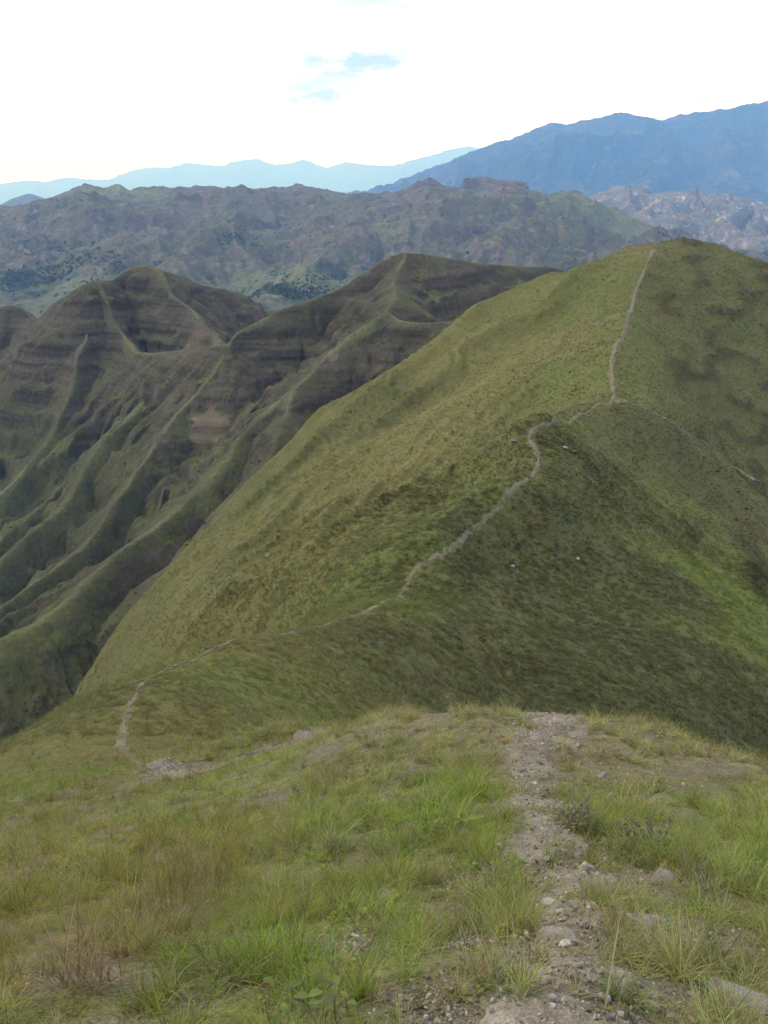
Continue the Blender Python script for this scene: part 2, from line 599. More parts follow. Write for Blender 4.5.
def bare(x, y):
    pd = path_d(x, y) + 0.35 * fbm(x / 0.3, y / 0.3, 3, 51)
    b = 1 - sstep(0.55, 1.25, pd - 0.35 * sstep(35, 60, np.hypot(x, y)))
    for p, r, a in BARE:
        d = np.hypot(x - p[0], y - p[1]) / r + 0.5 * fbm(x / 0.25, y / 0.25, 3, 52)
        b = np.maximum(b, a * (1 - sstep(0.5, 1.1, d)))
    return b


azs = np.concatenate([np.linspace(-180, -48, 90, endpoint=False), np.linspace(-48, -29, 70, endpoint=False), np.linspace(-29, 29, 620, endpoint=False),
                      np.linspace(29, 48, 70, endpoint=False), np.linspace(48, 180, 91)])
rs = np.concatenate([[0.01, 0.3], np.geomspace(0.6, 400, 960)])
AZ, RR = np.meshgrid(R(1) * azs, rs)
AX, AY = RR * np.sin(AZ), RR * np.cos(AZ)
AZZ = zA(AX, AY)
VA = np.stack([AX, AY, AZZ], -1)
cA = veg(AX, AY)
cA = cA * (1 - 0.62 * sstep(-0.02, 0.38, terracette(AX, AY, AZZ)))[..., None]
bA = bare(AX, AY)
bA = np.maximum(bA, (1 - sstep(9, 20, RR)) * (0.36 + 0.45 * fbm(AX / 0.5, AY / 0.5, 4, 53)))
SPLIT = int(np.searchsorted(rs, 43.0))


def hill_material():
    m = M('grass_slope')
    base = m.attr('veg').outputs['Color']
    brn = m.attr('bare').outputs['Fac']
    n1 = m.noise(0.22, 5, 0.6)
    n2 = m.noise(1.1, 5, 0.65)
    n3 = m.noise(7.0, 4, 0.7)
    n4 = m.noise(45.0, 3, 0.7)
    c = m.mix(m.rng(n1, 0.45, 0.68, 0, 0.5), base, m.mix(0.65, base, (0.135, 0.085, 0.036)))
    c = m.mix(m.rng(n2, 0.48, 0.68, 0, 0.42), c, m.mix(0.6, c, (0.030, 0.032, 0.014)))
    c = m.scale(c, m.rng(n2, 0.3, 0.7, 1.22, 0.76))
    c = m.scale(c, m.rng(n3, 0.28, 0.72, 0.6, 1.35))
    n5 = m.noise(170.0, 3, 0.75)
    c = m.scale(c, m.rng(n4, 0.3, 0.7, 0.55, 1.45))
    c = m.mix(m.rng(n5, 0.5, 0.66, 0, 0.45), c, (0.24, 0.20, 0.12))
    soil = m.mix(n3, (0.085, 0.070, 0.048), (0.195, 0.172, 0.130))
    soil = m.mix(m.rng(n5, 0.5, 0.62, 0, 0.6), soil, (0.27, 0.235, 0.165))
    soil = m.scale(soil, m.rng(n4, 0.3, 0.7, 0.55, 1.4))
    c = m.mix(m.rng(brn, 0.25, 0.7), c, soil)
    m.bump(m.math('ADD', n3, m.math('MULTIPLY', n4, 0.3)), 0.8, 0.12)
    return m.out(c)


MAT_HILL = hill_material()
for nm, sl, lb in (('ground', slice(0, SPLIT + 1), 'grassy brow and spur of the hill in the foreground, crossed by the footpath'),
                   ('grassy_hill', slice(SPLIT, None), 'smooth olive green hill beyond the saddle with the footpath climbing to its top')):
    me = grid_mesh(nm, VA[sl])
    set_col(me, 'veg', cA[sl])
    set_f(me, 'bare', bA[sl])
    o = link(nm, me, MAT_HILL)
    tag(o, lb, 'hill', kind='structure')


# ---- the path itself: a sheet of trodden dirt whose ragged edges dip under the turf
def path_material(name='path_dirt', k=1.0):
    m = M(name)
    n1, n2, n3 = m.noise(2.2, 5, 0.6), m.noise(14, 5, 0.65), m.noise(90, 3, 0.7)
    c = m.mix(m.rng(n1, 0.35, 0.65), (0.182 * k, 0.158 * k, 0.116 * k), (0.290 * k, 0.264 * k, 0.208 * k))
    if k < 1:
        c = m.mix(1.0, c, (1.02, 1.00, 0.84), 'MULTIPLY')
        c = m.mix(m.rng(m.noise(0.9, 4, 0.7), 0.42, 0.6, 0, 0.75), c, (0.105, 0.105, 0.038))
    c = m.scale(c, m.rng(n2, 0.3, 0.7, 0.62, 1.25))
    c = m.scale(c, m.rng(n3, 0.3, 0.7, 0.65, 1.3))
    vor = m.n('ShaderNodeTexVoronoi')
    vor.inputs['Scale'].default_value = 38
    m.l(m.pos(), vor.inputs['Vector'])
    c = m.mix(m.rng(vor.outputs['Distance'], 0.05, 0.3, 0.35, 0), c, (0.35 * k, 0.335 * k, 0.29 * k))
    m.bump(m.math('ADD', n3, m.math('MULTIPLY', vor.outputs['Distance'], -1.2)), 0.8, 0.02)
    return m.out(c)


MAT_PATH = path_material()
MAT_TRAIL = path_material('trail_dirt', 0.78)


def path_sheet(name, pl, nc, lift, wid, label, ragged, mat=None, gaps=0.0):
    t = np.gradient(pl[:, :2], axis=0)
    t /= np.linalg.norm(t, axis=1)[:, None] + 1e-9
    nrm = np.stack([t[:, 1], -t[:, 0]], -1)
    s = np.linspace(-wid, wid, nc)
    X = pl[:, None, 0] + nrm[:, None, 0] * s * pl[:, None, 2]
    Y = pl[:, None, 1] + nrm[:, None, 1] * s * pl[:, None, 2]
    rr = np.hypot(X, Y)
    lf = lift(rr)
    edge = sstep(0.5, 1.05, np.abs(s)[None] + ragged * fbm(X / (0.25 + rr * 0.006), Y / (0.25 + rr * 0.006), 3, 61) + gaps * (fbm(X / 3.0, Y / 3.0, 3, 62) - 0.1))
    Z = zA(X, Y) + lf * (1 - 2.2 * edge)
    me = grid_mesh(name, np.stack([X, Y, Z], -1))
    o = link(name, me, mat or MAT_PATH)
    return tag(o, label, 'footpath', kind='structure')


far_bit = int(np.argmax(np.hypot(NP_[:, 0], NP_[:, 1]) > 17))
path_sheet('path', NP_[:far_bit + 1], 41, lambda r: 0.010 + 0.0016 * r, 1.35, 'bare stony dirt footpath running down through the foreground grass', 0.85)
path_sheet('path', NP_[far_bit:], 21, lambda r: 0.010 + 0.0014 * r, 1.4, 'narrow trail bending round the left shoulder below the foreground', 0.9, MAT_TRAIL, 0.35)
path_sheet('path', FP_, 13, lambda r: 0.04 + 0.0007 * r, 1.3, 'thin pale footpath winding along the saddle and up the far hill', 0.9, MAT_TRAIL, 0.30)
side_path = spline([pw(614, 402, 0.4), pw(650, 412, 0.3), pw(690, 436, 0.28), pw(720, 458, 0.3), pw(748, 477, 0.45), pw(760, 482, 0.3)], 0.5)
path_sheet('path', side_path, 11, lambda r: 0.03 + 0.0010 * r, 1.3, 'faint trail branching right along the crest below the far hill', 1.0, MAT_TRAIL, 0.8)


# ================================================================== B: eroded knife ridges on the left
RIDGES = [
    # (points (u, v, Y), slope near, name)
    ([(405, 252, 520), (398, 280, 478), (385, 311, 425), (335, 345, 405), (290, 388, 380), (215, 470, 330), (195, 498, 312), (130, 540, 282), (70, 600, 252), (0, 640, 236), (-120, 700, 215)], 0.74),
    ([(620, 300, 640), (560, 270, 620), (530, 267, 600), (470, 262, 560), (430, 254, 530), (405, 252, 520), (385, 256, 520), (340, 287, 512), (270, 314, 492), (228, 345, 474), (192, 400, 445), (170, 430, 420), (110, 515, 366), (40, 575, 330), (0, 605, 312), (-120, 690, 270)], 0.92),
    ([(228, 345, 474), (214, 334, 540), (190, 308, 590), (165, 280, 630), (145, 265, 650), (128, 266, 655), (110, 280, 640)], 1.0),
    ([(145, 265, 650), (170, 272, 690), (205, 285, 740), (240, 292, 800)], 0.85),
    ([(110, 280, 640), (100, 281, 610), (84, 284, 600), (88, 310, 585), (78, 360, 550), (50, 440, 495), (0, 492, 462), (-100, 570, 420)], 0.9),
    ([(100, 281, 610), (108, 300, 595), (118, 332, 570), (136, 352, 548), (150, 385, 505), (115, 430, 450), (60, 510, 400), (0, 562, 368), (-100, 640, 330)], 0.9),
    ([(136, 352, 548), (165, 353, 520), (205, 347, 490), (228, 345, 474)], 0.8),
    ([(84, 284, 600), (60, 300, 640), (35, 322, 700), (15, 304, 720), (-20, 310, 730), (-120, 290, 760)], 0.95),
    ([(385, 311, 425), (408, 322, 410), (450, 322, 400), (500, 322, 395)], 0.8),
    ([(290, 388, 380), (285, 420, 350), (270, 460, 318), (240, 500, 290), (180, 560, 255)], 0.9),
    ([(35, 322, 700), (20, 350, 650), (-10, 385, 610), (-80, 440, 560)], 0.8),
]
RPL = []
for pts, sl in RIDGES:
    w = np.array([P(*p) for p in pts])
    RPL.append((spline(w, 6.0), sl))


def zB(x, y):
    sh = np.shape(x)
    x0, y0 = np.ravel(x).astype(float), np.ravel(y).astype(float)
    x = x0 + 4 * fbm(x0 / 45, y0 / 45, 4, 71)
    y = y0 + 4 * fbm(x0 / 45, y0 / 45, 3, 72)
    best = np.full(len(x), -330.0) + 22 * fbm(x / 130, y / 130, 3, 73)
    dmin = np.full(len(x), 400.0)
    rl = np.zeros(len(x))
    for ri, (pl, sl) in enumerate(RPL):
        seg = np.r_[0, np.cumsum(np.hypot(*np.diff(pl[:, :2], axis=0).T))]
        for k in range(0, len(x), 20000):
            xs, ys = x[k:k + 20000], y[k:k + 20000]
            d2 = (xs[:, None] - pl[:, 0]) ** 2 + (ys[:, None] - pl[:, 1]) ** 2
            i = d2.argmin(1)
            # refine onto the neighbouring segment
            j = np.clip(i, 1, len(pl) - 2)
            a, b = pl[j - 1], pl[j + 1]
            ab = b - a
            t = np.clip(((xs - a[:, 0]) * ab[:, 0] + (ys - a[:, 1]) * ab[:, 1]) / (ab[:, 0] ** 2 + ab[:, 1] ** 2 + 1e-9), 0, 1)
            cx, cyy, cz = (a + ab * t[:, None]).T
            d = np.hypot(xs - cx, ys - cyy)
            s = seg[j - 1] + t * (seg[j + 1] - seg[j - 1])
            side = np.sign((xs - a[:, 0]) * ab[:, 1] - (ys - a[:, 1]) * ab[:, 0])
            s = s + 9 * fbm(xs / 40, ys / 40, 3, 77) * sstep(4, 25, d)
            rill = 0.8 * (ridged(s / 38 + 40 * ri + 7 * side, d / 170 + side * 3, 4, 80 + ri) - 1.0) + 0.35 * (ridged(s / 12 + 40 * ri + 7 * side, d / 70 + side * 3, 3, 60 + ri) - 1.0)
            zz = cz - sl * (np.sqrt(d * d + 3) - 1.73) * (1 - 0.10 * sstep(0, 160, d)) + 0.27 * np.minimum(d, 55) * np.minimum(rill - 0.12, 0.06)
            cur = best[k:k + 20000]
            up = zz > cur
            best[k:k + 20000] = np.where(up, zz, cur)
            rl[k:k + 20000] = np.where(up, rill, rl[k:k + 20000])
            dmin[k:k + 20000] = np.where(up, d, dmin[k:k + 20000])
    z = best
    # horizontal rock benches
    step = 12.0
    q = (z + 3 * fbm(x0 / 90, y0 / 90, 2, 91)) / step
    fr = q - np.floor(q)
    amt = 0.75 * sstep(-0.15, 0.4, fbm(x0 / 70, y0 / 70, 3, 92)) * sstep(6, 22, dmin)
    z = z + amt * step * (sstep(0.25, 0.6, fr) - fr) * 1.05
    z = z + (1.4 * fbm(x0 / 14, y0 / 14, 4, 93) + 1.8 * (ridged(x0 / 26, y0 / 26, 4, 97) - 0.9)) * sstep(2, 14, dmin)
    return z.reshape(sh), dmin.reshape(sh), rl.reshape(sh)


azb = np.r_[np.linspace(-60, -26, 110, endpoint=False), np.linspace(-26, 12, 720, endpoint=False), np.linspace(12, 30, 60)]
rb = np.geomspace(170, 1250, 900)
BAZ, BR = np.meshgrid(R(1) * azb, rb)
BX, BY = BR * np.sin(BAZ), BR * np.cos(BAZ)
BZ, BD, BL = zB(BX, BY)


def ridge_material():
    m = M('eroded_slope')
    g = m.n('ShaderNodeNewGeometry')
    sep = m.n('ShaderNodeSeparateXYZ')
    m.l(g.outputs['Normal'], sep.inputs[0])
    cr = m.attr('crest').outputs['Fac']
    nb = m.noise(0.02, 5, 0.6)
    n1 = m.noise(0.10, 5, 0.65)
    n2 = m.noise(0.5, 5, 0.7)
    strata = m.noise(1.0, 4, 0.6, vec=m.pos((0.008, 0.008, 0.22)))
    grass = m.mix(m.rng(nb, 0.4, 0.62), (0.045, 0.046, 0.020), (0.072, 0.077, 0.028))
    grass = m.mix(m.rng(n1, 0.48, 0.66, 0, 0.75), grass, (0.040, 0.042, 0.024))
    grass = m.mix(m.rng(cr, 0.0, 1.0, 0, 0.46), grass, (0.118, 0.130, 0.056))
    grass = m.mix(m.rng(m.attr('trail').outputs['Fac'], 0.3, 1.0, 0, 0.28), grass, (0.200, 0.185, 0.120))
    grass = m.scale(grass, m.rng(n2, 0.3, 0.7, 0.65, 1.3))
    rock = m.mix(m.rng(strata, 0.35, 0.65), (0.031, 0.027, 0.017), (0.082, 0.070, 0.045))
    rock = m.mix(m.rng(m.noise(0.013, 3), 0.60, 0.70, 0, 0.5), rock, (0.14, 0.105, 0.07))
    rock = m.scale(rock, m.rng(n2, 0.3, 0.7, 0.6, 1.3))
    steep = m.math('ADD', m.rng(sep.outputs['Z'], 0.88, 0.60, 0, 1.0), m.math('MULTIPLY', m.math('SUBTRACT', n1, 0.5), 1.6))
    steep = m.math('ADD', steep, m.math('MULTIPLY', m.math('SUBTRACT', strata, 0.5), 1.4))
    steep = m.math('SUBTRACT', steep, m.math('MULTIPLY', cr, 1.2))
    tan = m.rng(m.math('ADD', m.attr('scar').outputs['Fac'], m.math('ADD', m.math('MULTIPLY', m.math('SUBTRACT', n1, 0.5), 1.5), m.math('MULTIPLY', m.math('SUBTRACT', strata, 0.5), 0.9))), 0.46, 0.80, 0, 0.8)
    rock = m.mix(tan, rock, m.scale(m.mix(n1, (0.080, 0.062, 0.038), (0.185, 0.148, 0.094)), m.rng(strata, 0.38, 0.62, 0.55, 1.2)))
    sz_ = m.n('ShaderNodeSeparateXYZ')
    m.l(g.outputs['Position'], sz_.inputs[0])
    zz = m.math('ADD', sz_.outputs['Z'], m.rng(m.noise(0.015, 3), 0.3, 0.7, -22, 22))
    steep = m.math('SUBTRACT', steep, m.rng(zz, -100, -140, 0, 0.75))      # the cliffs belong to one series of beds
    steep = m.math('ADD', steep, m.rng(zz, -122, -88, 0, 0.42))
    steep = m.math('ADD', steep, tan)
    c = m.mix(m.rng(steep, 0.28, 0.72), grass, rock)
    m.bump(m.math('ADD', m.math('MULTIPLY', n2, 0.5), n1), 0.9, 2.2)
    return m.out(c)


me = grid_mesh('eroded_ridges', np.stack([BX, BY, BZ], -1))
set_f(me, 'crest', np.exp(-(BD / 3.6) ** 2) * np.clip(0.40 + 0.8 * fbm(BX / 30, BY / 30, 2, 94), 0, 1) + 0.16 * sstep(0.05, 0.45, BL) * sstep(2, 10, BD))


set_f(me, 'trail', np.exp(-(BD / 1.5) ** 2) * np.clip(0.6 + 1.1 * fbm(BX / 45, BY / 45, 3, 96), 0, 1))


def scar_at(u, v, Y, r, sq=1.0):
    dep = BY * math.cos(PITCH) - BZ * math.sin(PITCH)
    pu = 384 + F * BX / dep
    pv = 512 - F * (BY * math.sin(PITCH) + BZ * math.cos(PITCH)) / dep
    cand = np.where(np.hypot(pu - u, pv - v) < 3.5, dep, 1e9)
    i_ = np.unravel_index(cand.argmin(), cand.shape)
    p = (BX[i_], BY[i_], BZ[i_])
    d = np.sqrt(((BX - p[0]) / r) ** 2 + ((BY - p[1]) / (r * 2.2)) ** 2 + ((BZ - p[2]) / (r * sq)) ** 2)
    return 1 - sstep(0.6, 1.1, d + 0.35 * fbm(BX / 9, BY / 9, 2, 95))


sr = np.maximum.reduce([scar_at(212, 425, 415, 13, .8), 0.8 * scar_at(335, 350, 402, 4, 1.5), 0.45 * scar_at(292, 400, 372, 6, .8), 0.4 * scar_at(300, 430, 345, 5, .8), 0.5 * scar_at(165, 430, 440, 4)])
set_f(me, 'scar', sr)
tag(link('eroded_ridges', me, ridge_material()), 'steep eroded knife ridges with dark rock bands falling to the left', 'ridges', kind='structure')


# ================================================================== far relief
def polar_range(name, sky, depth_front, depth_back, floor, na, nr, noise_amp, nscale, seed, mat, label, az_ext=34, fade=None, detail=1.0, spur=0.5, bumpw=0.35, rib=0.08):
    """sky: list of (u, v, Y) along the skyline, left to right. Builds a range with spurs on its near side and a back slope."""
    w = np.array([P(*s) for s in sky])
    az = np.degrees(np.arctan2(w[:, 0], w[:, 1]))
    rr = np.hypot(w[:, 0], w[:, 1])
    zz = w[:, 2]
    o = np.argsort(az)
    az, rr, zz = az[o], rr[o], zz[o]
    a = np.r_[np.linspace(-az_ext, -25, max(8, na // 8), endpoint=False), np.linspace(-25, 25, na, endpoint=False), np.linspace(25, az_ext, max(8, na // 8))]
    a = a[(a >= -az_ext) & (a <= az_ext)]
    cr = np.interp(a, az, rr)
    cz = np.interp(a, az, zz)
    fa = np.linspace(-az_ext - 6, az_ext + 6, 3000)                # the crest without its knobs
    fz = np.interp(fa, az, zz)
    kk = np.exp(-(np.arange(-200, 201) * (fa[1] - fa[0]) / 1.3) ** 2)
    cs = np.interp(a, fa, np.convolve(np.pad(fz, 200, mode='edge'), kk / kk.sum(), 'valid'))
    t = np.r_[np.linspace(0, 1, nr, endpoint=False), np.linspace(1, 2, max(10, nr // 5))]
    T, A = np.meshgrid(t, a, indexing='ij')
    CR, CZ, CS = np.broadcast_to(cr, T.shape), np.broadcast_to(cz, T.shape), np.broadcast_to(cs, T.shape)
    rad = np.where(T <= 1, CR - depth_front * (1 - T), CR + depth_back * (T - 1))
    X, Y = rad * np.sin(R(1) * A), rad * np.cos(R(1) * A)
    h = np.where(T <= 1, T, 2 - T)
    q = ridged(X / nscale + 0.4 * fbm(X / nscale, Y / nscale, 2, seed + 9), Y / nscale, 6, seed) - 1.0
    # spurs that run from the crest down towards the valley
    arc = R(1) * A * CR.mean()
    sp = ridged(arc / (nscale * 0.55) + 0.5 * fbm(X / nscale, Y / nscale, 3, seed + 3), rad / (nscale * 3.0), 4, seed + 5) - 1.0
    prof = 0.62 * h ** 1.25 + 0.38 * sstep(0, 1, h)
    keep = 1 - h ** 5
    bump = np.exp(-(np.abs(rad - CR) / (nscale * bumpw)) ** 4)
    Z = floor + (CS - floor) * prof + (CZ - CS) * bump + noise_amp * keep * (0.35 + h) * ((1 - spur) * q + spur * sp) * detail
    rb_ = ridged(arc / (nscale * 0.16) + 0.35 * fbm(X / (nscale * 0.4), Y / (nscale * 0.4), 3, seed + 4), rad / (nscale * 1.1), 3, seed + 6) - 1.0
    Z = Z + noise_amp * rib * rb_ * np.minimum(1, 4 * (1 - h)) * (0.3 + h)
    Z = Z + noise_amp * 0.06 * fbm(X / (nscale * 0.08), Y / (nscale * 0.08), 3, seed + 7)
    me = grid_mesh(name, np.stack([X, Y, Z], -1))
    return tag(link(name, me, mat), label, 'mountains', kind='structure'), X, Y, Z


def range_material(name, c1, c2, c3, s, pale=0.0, wood=None, strata=0.0, fields=False):
    m = M(name)
    g = m.n('ShaderNodeNewGeometry')
    sep = m.n('ShaderNodeSeparateXYZ')
    m.l(g.outputs['Normal'], sep.inputs[0])
    n1, n2, n3 = m.noise(s, 5, 0.6), m.noise(s * 5, 5, 0.65), m.noise(s * 22, 4, 0.65)
    c = m.mix(m.rng(n1, 0.38, 0.62), c1, c2)
    c = m.mix(m.rng(n2, 0.5, 0.64, 0, 0.8), c, c3)
    if wood:
        wz = m.n('ShaderNodeSeparateXYZ')
        m.l(g.outputs['Position'], wz.inputs[0])
        low = m.rng(wz.outputs['Z'], -60, -170, 0, 1)
        k = m.math('MULTIPLY', m.rng(m.noise(s * 3.3, 6, 0.6), 0.5, 0.56), low)
        c = m.mix(k, c, wood)
    if strata:
        st = m.noise(1.0, 3, 0.6, vec=m.pos((0.001, 0.001, 0.06)))
        k = m.math('MULTIPLY', m.rng(sep.outputs['Z'], 0.9, 0.62), m.rng(st, 0.35, 0.6, 0, strata))
        c = m.mix(k, c, (0.10, 0.080, 0.066))
    if pale:
        k = m.math('MULTIPLY', m.rng(m.noise(s * 9, 5, 0.7), 0.56, 0.66), pale)
        c = m.mix(k, c, (0.42, 0.37, 0.30))
    if fields:
        c = m.mix(m.attr('green').outputs['Fac'], c, m.mix(m.rng(n2, 0.4, 0.6), (0.098, 0.130, 0.052), (0.150, 0.168, 0.078)))
        cl = m.noise(1.0, 3, 0.6, vec=m.pos((0.012, 0.004, 0.05)))
        c = m.mix(m.math('MULTIPLY', m.attr('cliff').outputs['Fac'], 0.8), c, m.mix(m.rng(cl, 0.4, 0.6), (0.050, 0.040, 0.036), (0.125, 0.098, 0.080)))
    c = m.scale(c, m.rng(n3, 0.3, 0.7, 0.65, 1.3))
    m.bump(m.math('ADD', n3, m.math('MULTIPLY', n2, 2.0)), 0.6, 0.12 / s * 0.3)
    return m.out(c)


# valley floor to the horizon
me = grid_mesh('valley', np.stack(np.meshgrid(np.linspace(-48000, 48000, 40), np.linspace(-3000, 52000, 40)) + [np.full((40, 40), -380.0)], -1))
tag(link('valley', me, range_material('valley_floor', (0.05, 0.065, 0.03), (0.09, 0.10, 0.05), (0.03, 0.045, 0.02), 0.001)), 'wide valley floor far below the ridges', 'valley', kind='structure')

C_SKY = [(-420, 200, 3400), (-200, 190, 3570), (-60, 214, 3400), (0, 207, 3400), (40, 203, 3400), (62, 193, 3400), (85, 183, 3400), (104, 188, 3417), (120, 184, 3417), (130, 190, 3442), (150, 186, 3442), (172, 188, 3451), (200, 185, 3485),
         (240, 189, 3485), (300, 186, 3485), (322, 189, 3468), (350, 194, 3442), (385, 195, 3400), (405, 190, 3358), (418, 181, 3315), (430, 178, 3315), (443, 185, 3315), (460, 188, 3315), (464, 179, 3315), (488, 176, 3315),
         (496, 179, 3315), (526, 182, 3315), (530, 192, 3315), (540, 196, 3298), (560, 194, 3272), (575, 190, 3230), (590, 199, 3145), (615, 212, 3060), (660, 228, 2890), (700, 242, 2720), (768, 264, 2550), (850, 290, 2380), (1100, 310, 2295)]
mC = range_material('far_ridge', (0.082, 0.090, 0.046), (0.110, 0.097, 0.068), (0.050, 0.062, 0.032), 0.0028, pale=0.18, wood=(0.022, 0.040, 0.018), strata=0.8, fields=True)
obC, CX, CY, CZ_ = polar_range('hills', C_SKY, 2150, 1200, -225, 720, 380, 88, 480, 101, mC, 'long hazy range of rocky hills with a flat mesa top', 44, spur=0.4, bumpw=0.28, rib=0.035)

gC = np.zeros(CX.shape)                                            # pastures and greener hollows
for u, v, Y, rx, ry, a in ((120, 208, 3380, 260, 160, .8), (165, 214, 3200, 160, 90, .6), (70, 216, 3300, 120, 80, .5), (290, 268, 2000, 160, 260, .5), (380, 250, 2500, 120, 200, .4), (590, 225, 3000, 260, 300, .6), (540, 215, 3200, 160, 200, .5), (60, 262, 1900, 120, 150, .4), (470, 225, 3100, 90, 250, .35)):
    p = P(u, v, Y)
    d = np.hypot((CX - p[0]) / rx, (CY - p[1]) / ry) + 0.55 * fbm(CX / 130, CY / 130, 4, 251)
    gC = np.maximum(gC, a * (1 - sstep(0.5, 1.05, d)))
set_f(obC.data, 'green', gC)
CU = 384 + F * CX / (CY * math.cos(PITCH) - CZ_ * math.sin(PITCH))       # the mesa's cliff and its neighbours
cC = np.zeros(CX.shape)
for u0, u1, zt, zh in ((463, 531, 70, 42), (412, 436, 74, 30), (566, 590, 52, 24), (84, 104, 62, 22), (128, 170, 58, 16), (300, 330, 56, 16)):
    k_ = sstep(u0 - 4, u0 + 2, CU) * (1 - sstep(u1 - 2, u1 + 4, CU)) * sstep(zt - zh * 1.25, zt - zh * 0.8, CZ_ + 9 * fbm(CX / 40, CY / 200, 3, 261))
    cC = np.maximum(cC, k_)
set_f(obC.data, 'cliff', cC)

K_SKY = [(-300, 205, 9000), (-40, 206, 9000), (0, 205, 9000), (14, 198, 9000), (28, 193, 9000), (42, 197, 9000), (56, 206, 9000), (110, 230, 9000), (900, 300, 9000)]
mK = range_material('blue_hill', (0.07, 0.08, 0.045), (0.09, 0.085, 0.05), (0.05, 0.06, 0.03), 0.001)
polar_range('hills', K_SKY, 1500, 1500, -385, 200, 60, 110, 1200, 131, mK, 'small blue hill beyond the left end of the long range', 44)

G_SKY = [(-200, 330, 6175), (480, 260, 6175), (560, 205, 6175), (590, 196, 6175), (606, 191, 6175), (635, 190, 6175), (655, 193, 6175), (690, 190, 6175), (720, 195, 6175), (745, 200, 6128), (768, 208, 6080), (830, 200, 6080), (1200, 190, 6080)]
mG = range_material('pale_hill', (0.13, 0.125, 0.085), (0.17, 0.150, 0.115), (0.06, 0.075, 0.04), 0.0016, pale=0.9, strata=0.4)
polar_range('hills', G_SKY, 2900, 1300, -300, 520, 200, 210, 900, 151, mG, 'pale bare hills with sandy scars below the blue mountain', 44, spur=0.5)

D_SKY = [(-500, 260, 13929), (250, 215, 13929), (345, 196, 13465), (380, 190, 13185), (405, 178, 13000), (425, 170, 13000), (445, 163, 13000), (470, 153, 13000), (500, 143, 13000), (520, 136, 13000), (535, 128, 13000), (550, 123, 13000),
         (565, 124, 13000), (580, 121, 13000), (598, 117, 13000), (615, 112, 13000), (632, 114, 13000), (650, 118, 13000), (664, 120, 13000), (680, 114, 13000), (706, 111, 13000), (735, 107, 13000), (755, 104, 13000), (768, 101, 13000), (850, 85, 13000), (1200, 100, 13000)]
mD = range_material('blue_mountain', (0.024, 0.036, 0.026), (0.044, 0.050, 0.038), (0.018, 0.028, 0.018), 0.0007, pale=0.16)
polar_range('mountains', D_SKY, 5600, 4000, -385, 620, 260, 320, 1900, 171, mD, 'high blue mountain rising to the right on the skyline', 44, spur=0.5)

E_SKY = [(-500, 175, 52805), (-60, 186, 52805), (0, 184, 52805), (28, 180, 52805), (46, 182, 52805), (62, 178, 52805), (90, 179, 52805), (108, 180, 52805), (130, 171, 54835), (152, 167, 54835), (170, 168, 54835), (188, 162, 54835), (206, 165, 54835), (222, 166, 54835),
         (240, 160, 54835), (258, 159, 54835), (275, 165, 54835), (292, 163, 54835), (304, 159, 54835), (326, 168, 54835), (345, 162, 54835), (370, 165, 52805), (392, 166, 50774), (412, 160, 48744), (430, 156, 48744), (448, 150, 48744), (468, 146, 48744), (490, 150, 48744), (600, 160, 48744), (1200, 150, 48744)]
mE = range_material('pale_mountain', (0.05, 0.06, 0.035), (0.07, 0.07, 0.045), (0.04, 0.05, 0.03), 0.0004)
polar_range('mountains', E_SKY, 10000, 5000, -385, 500, 90, 760, 6000, 191, mE, 'palest mountain chain fading into the white sky', 46, spur=0.4)

# ------------------------------------------------------------------ haze: one closed box of even, pale air
bm = bmesh.new()
bmesh.ops.create_cube(bm, size=1)
for v in bm.verts:
    v.co = Vector((v.co.x * 140000, v.co.y * 80000 + 33000, -900 + (v.co.z + 0.5) * 4300))
me = bpy.data.meshes.new('haze')
bm.to_mesh(me)
bm.free()
hm = bpy.data.materials.new('haze_air')
hm.use_nodes = True
ht = hm.node_tree
ht.nodes.clear()
ho = ht.nodes.new('ShaderNodeOutputMaterial')
hv = ht.nodes.new('ShaderNodeVolumePrincipled')
hv.inputs['Color'].default_value = (0.185, 0.44, 1.0, 1)
hv.inputs['Absorption Color'].default_value = (1, 1, 1, 1)
hv.inputs['Density'].default_value = 7.6e-5
hv.inputs['Anisotropy'].default_value = 0.1
ht.links.new(hv.outputs[0], ho.inputs['Volume'])
tag(link('haze', me, hm), 'pale bluish haze filling the valleys and fading the far mountains', 'haze', kind='stuff')


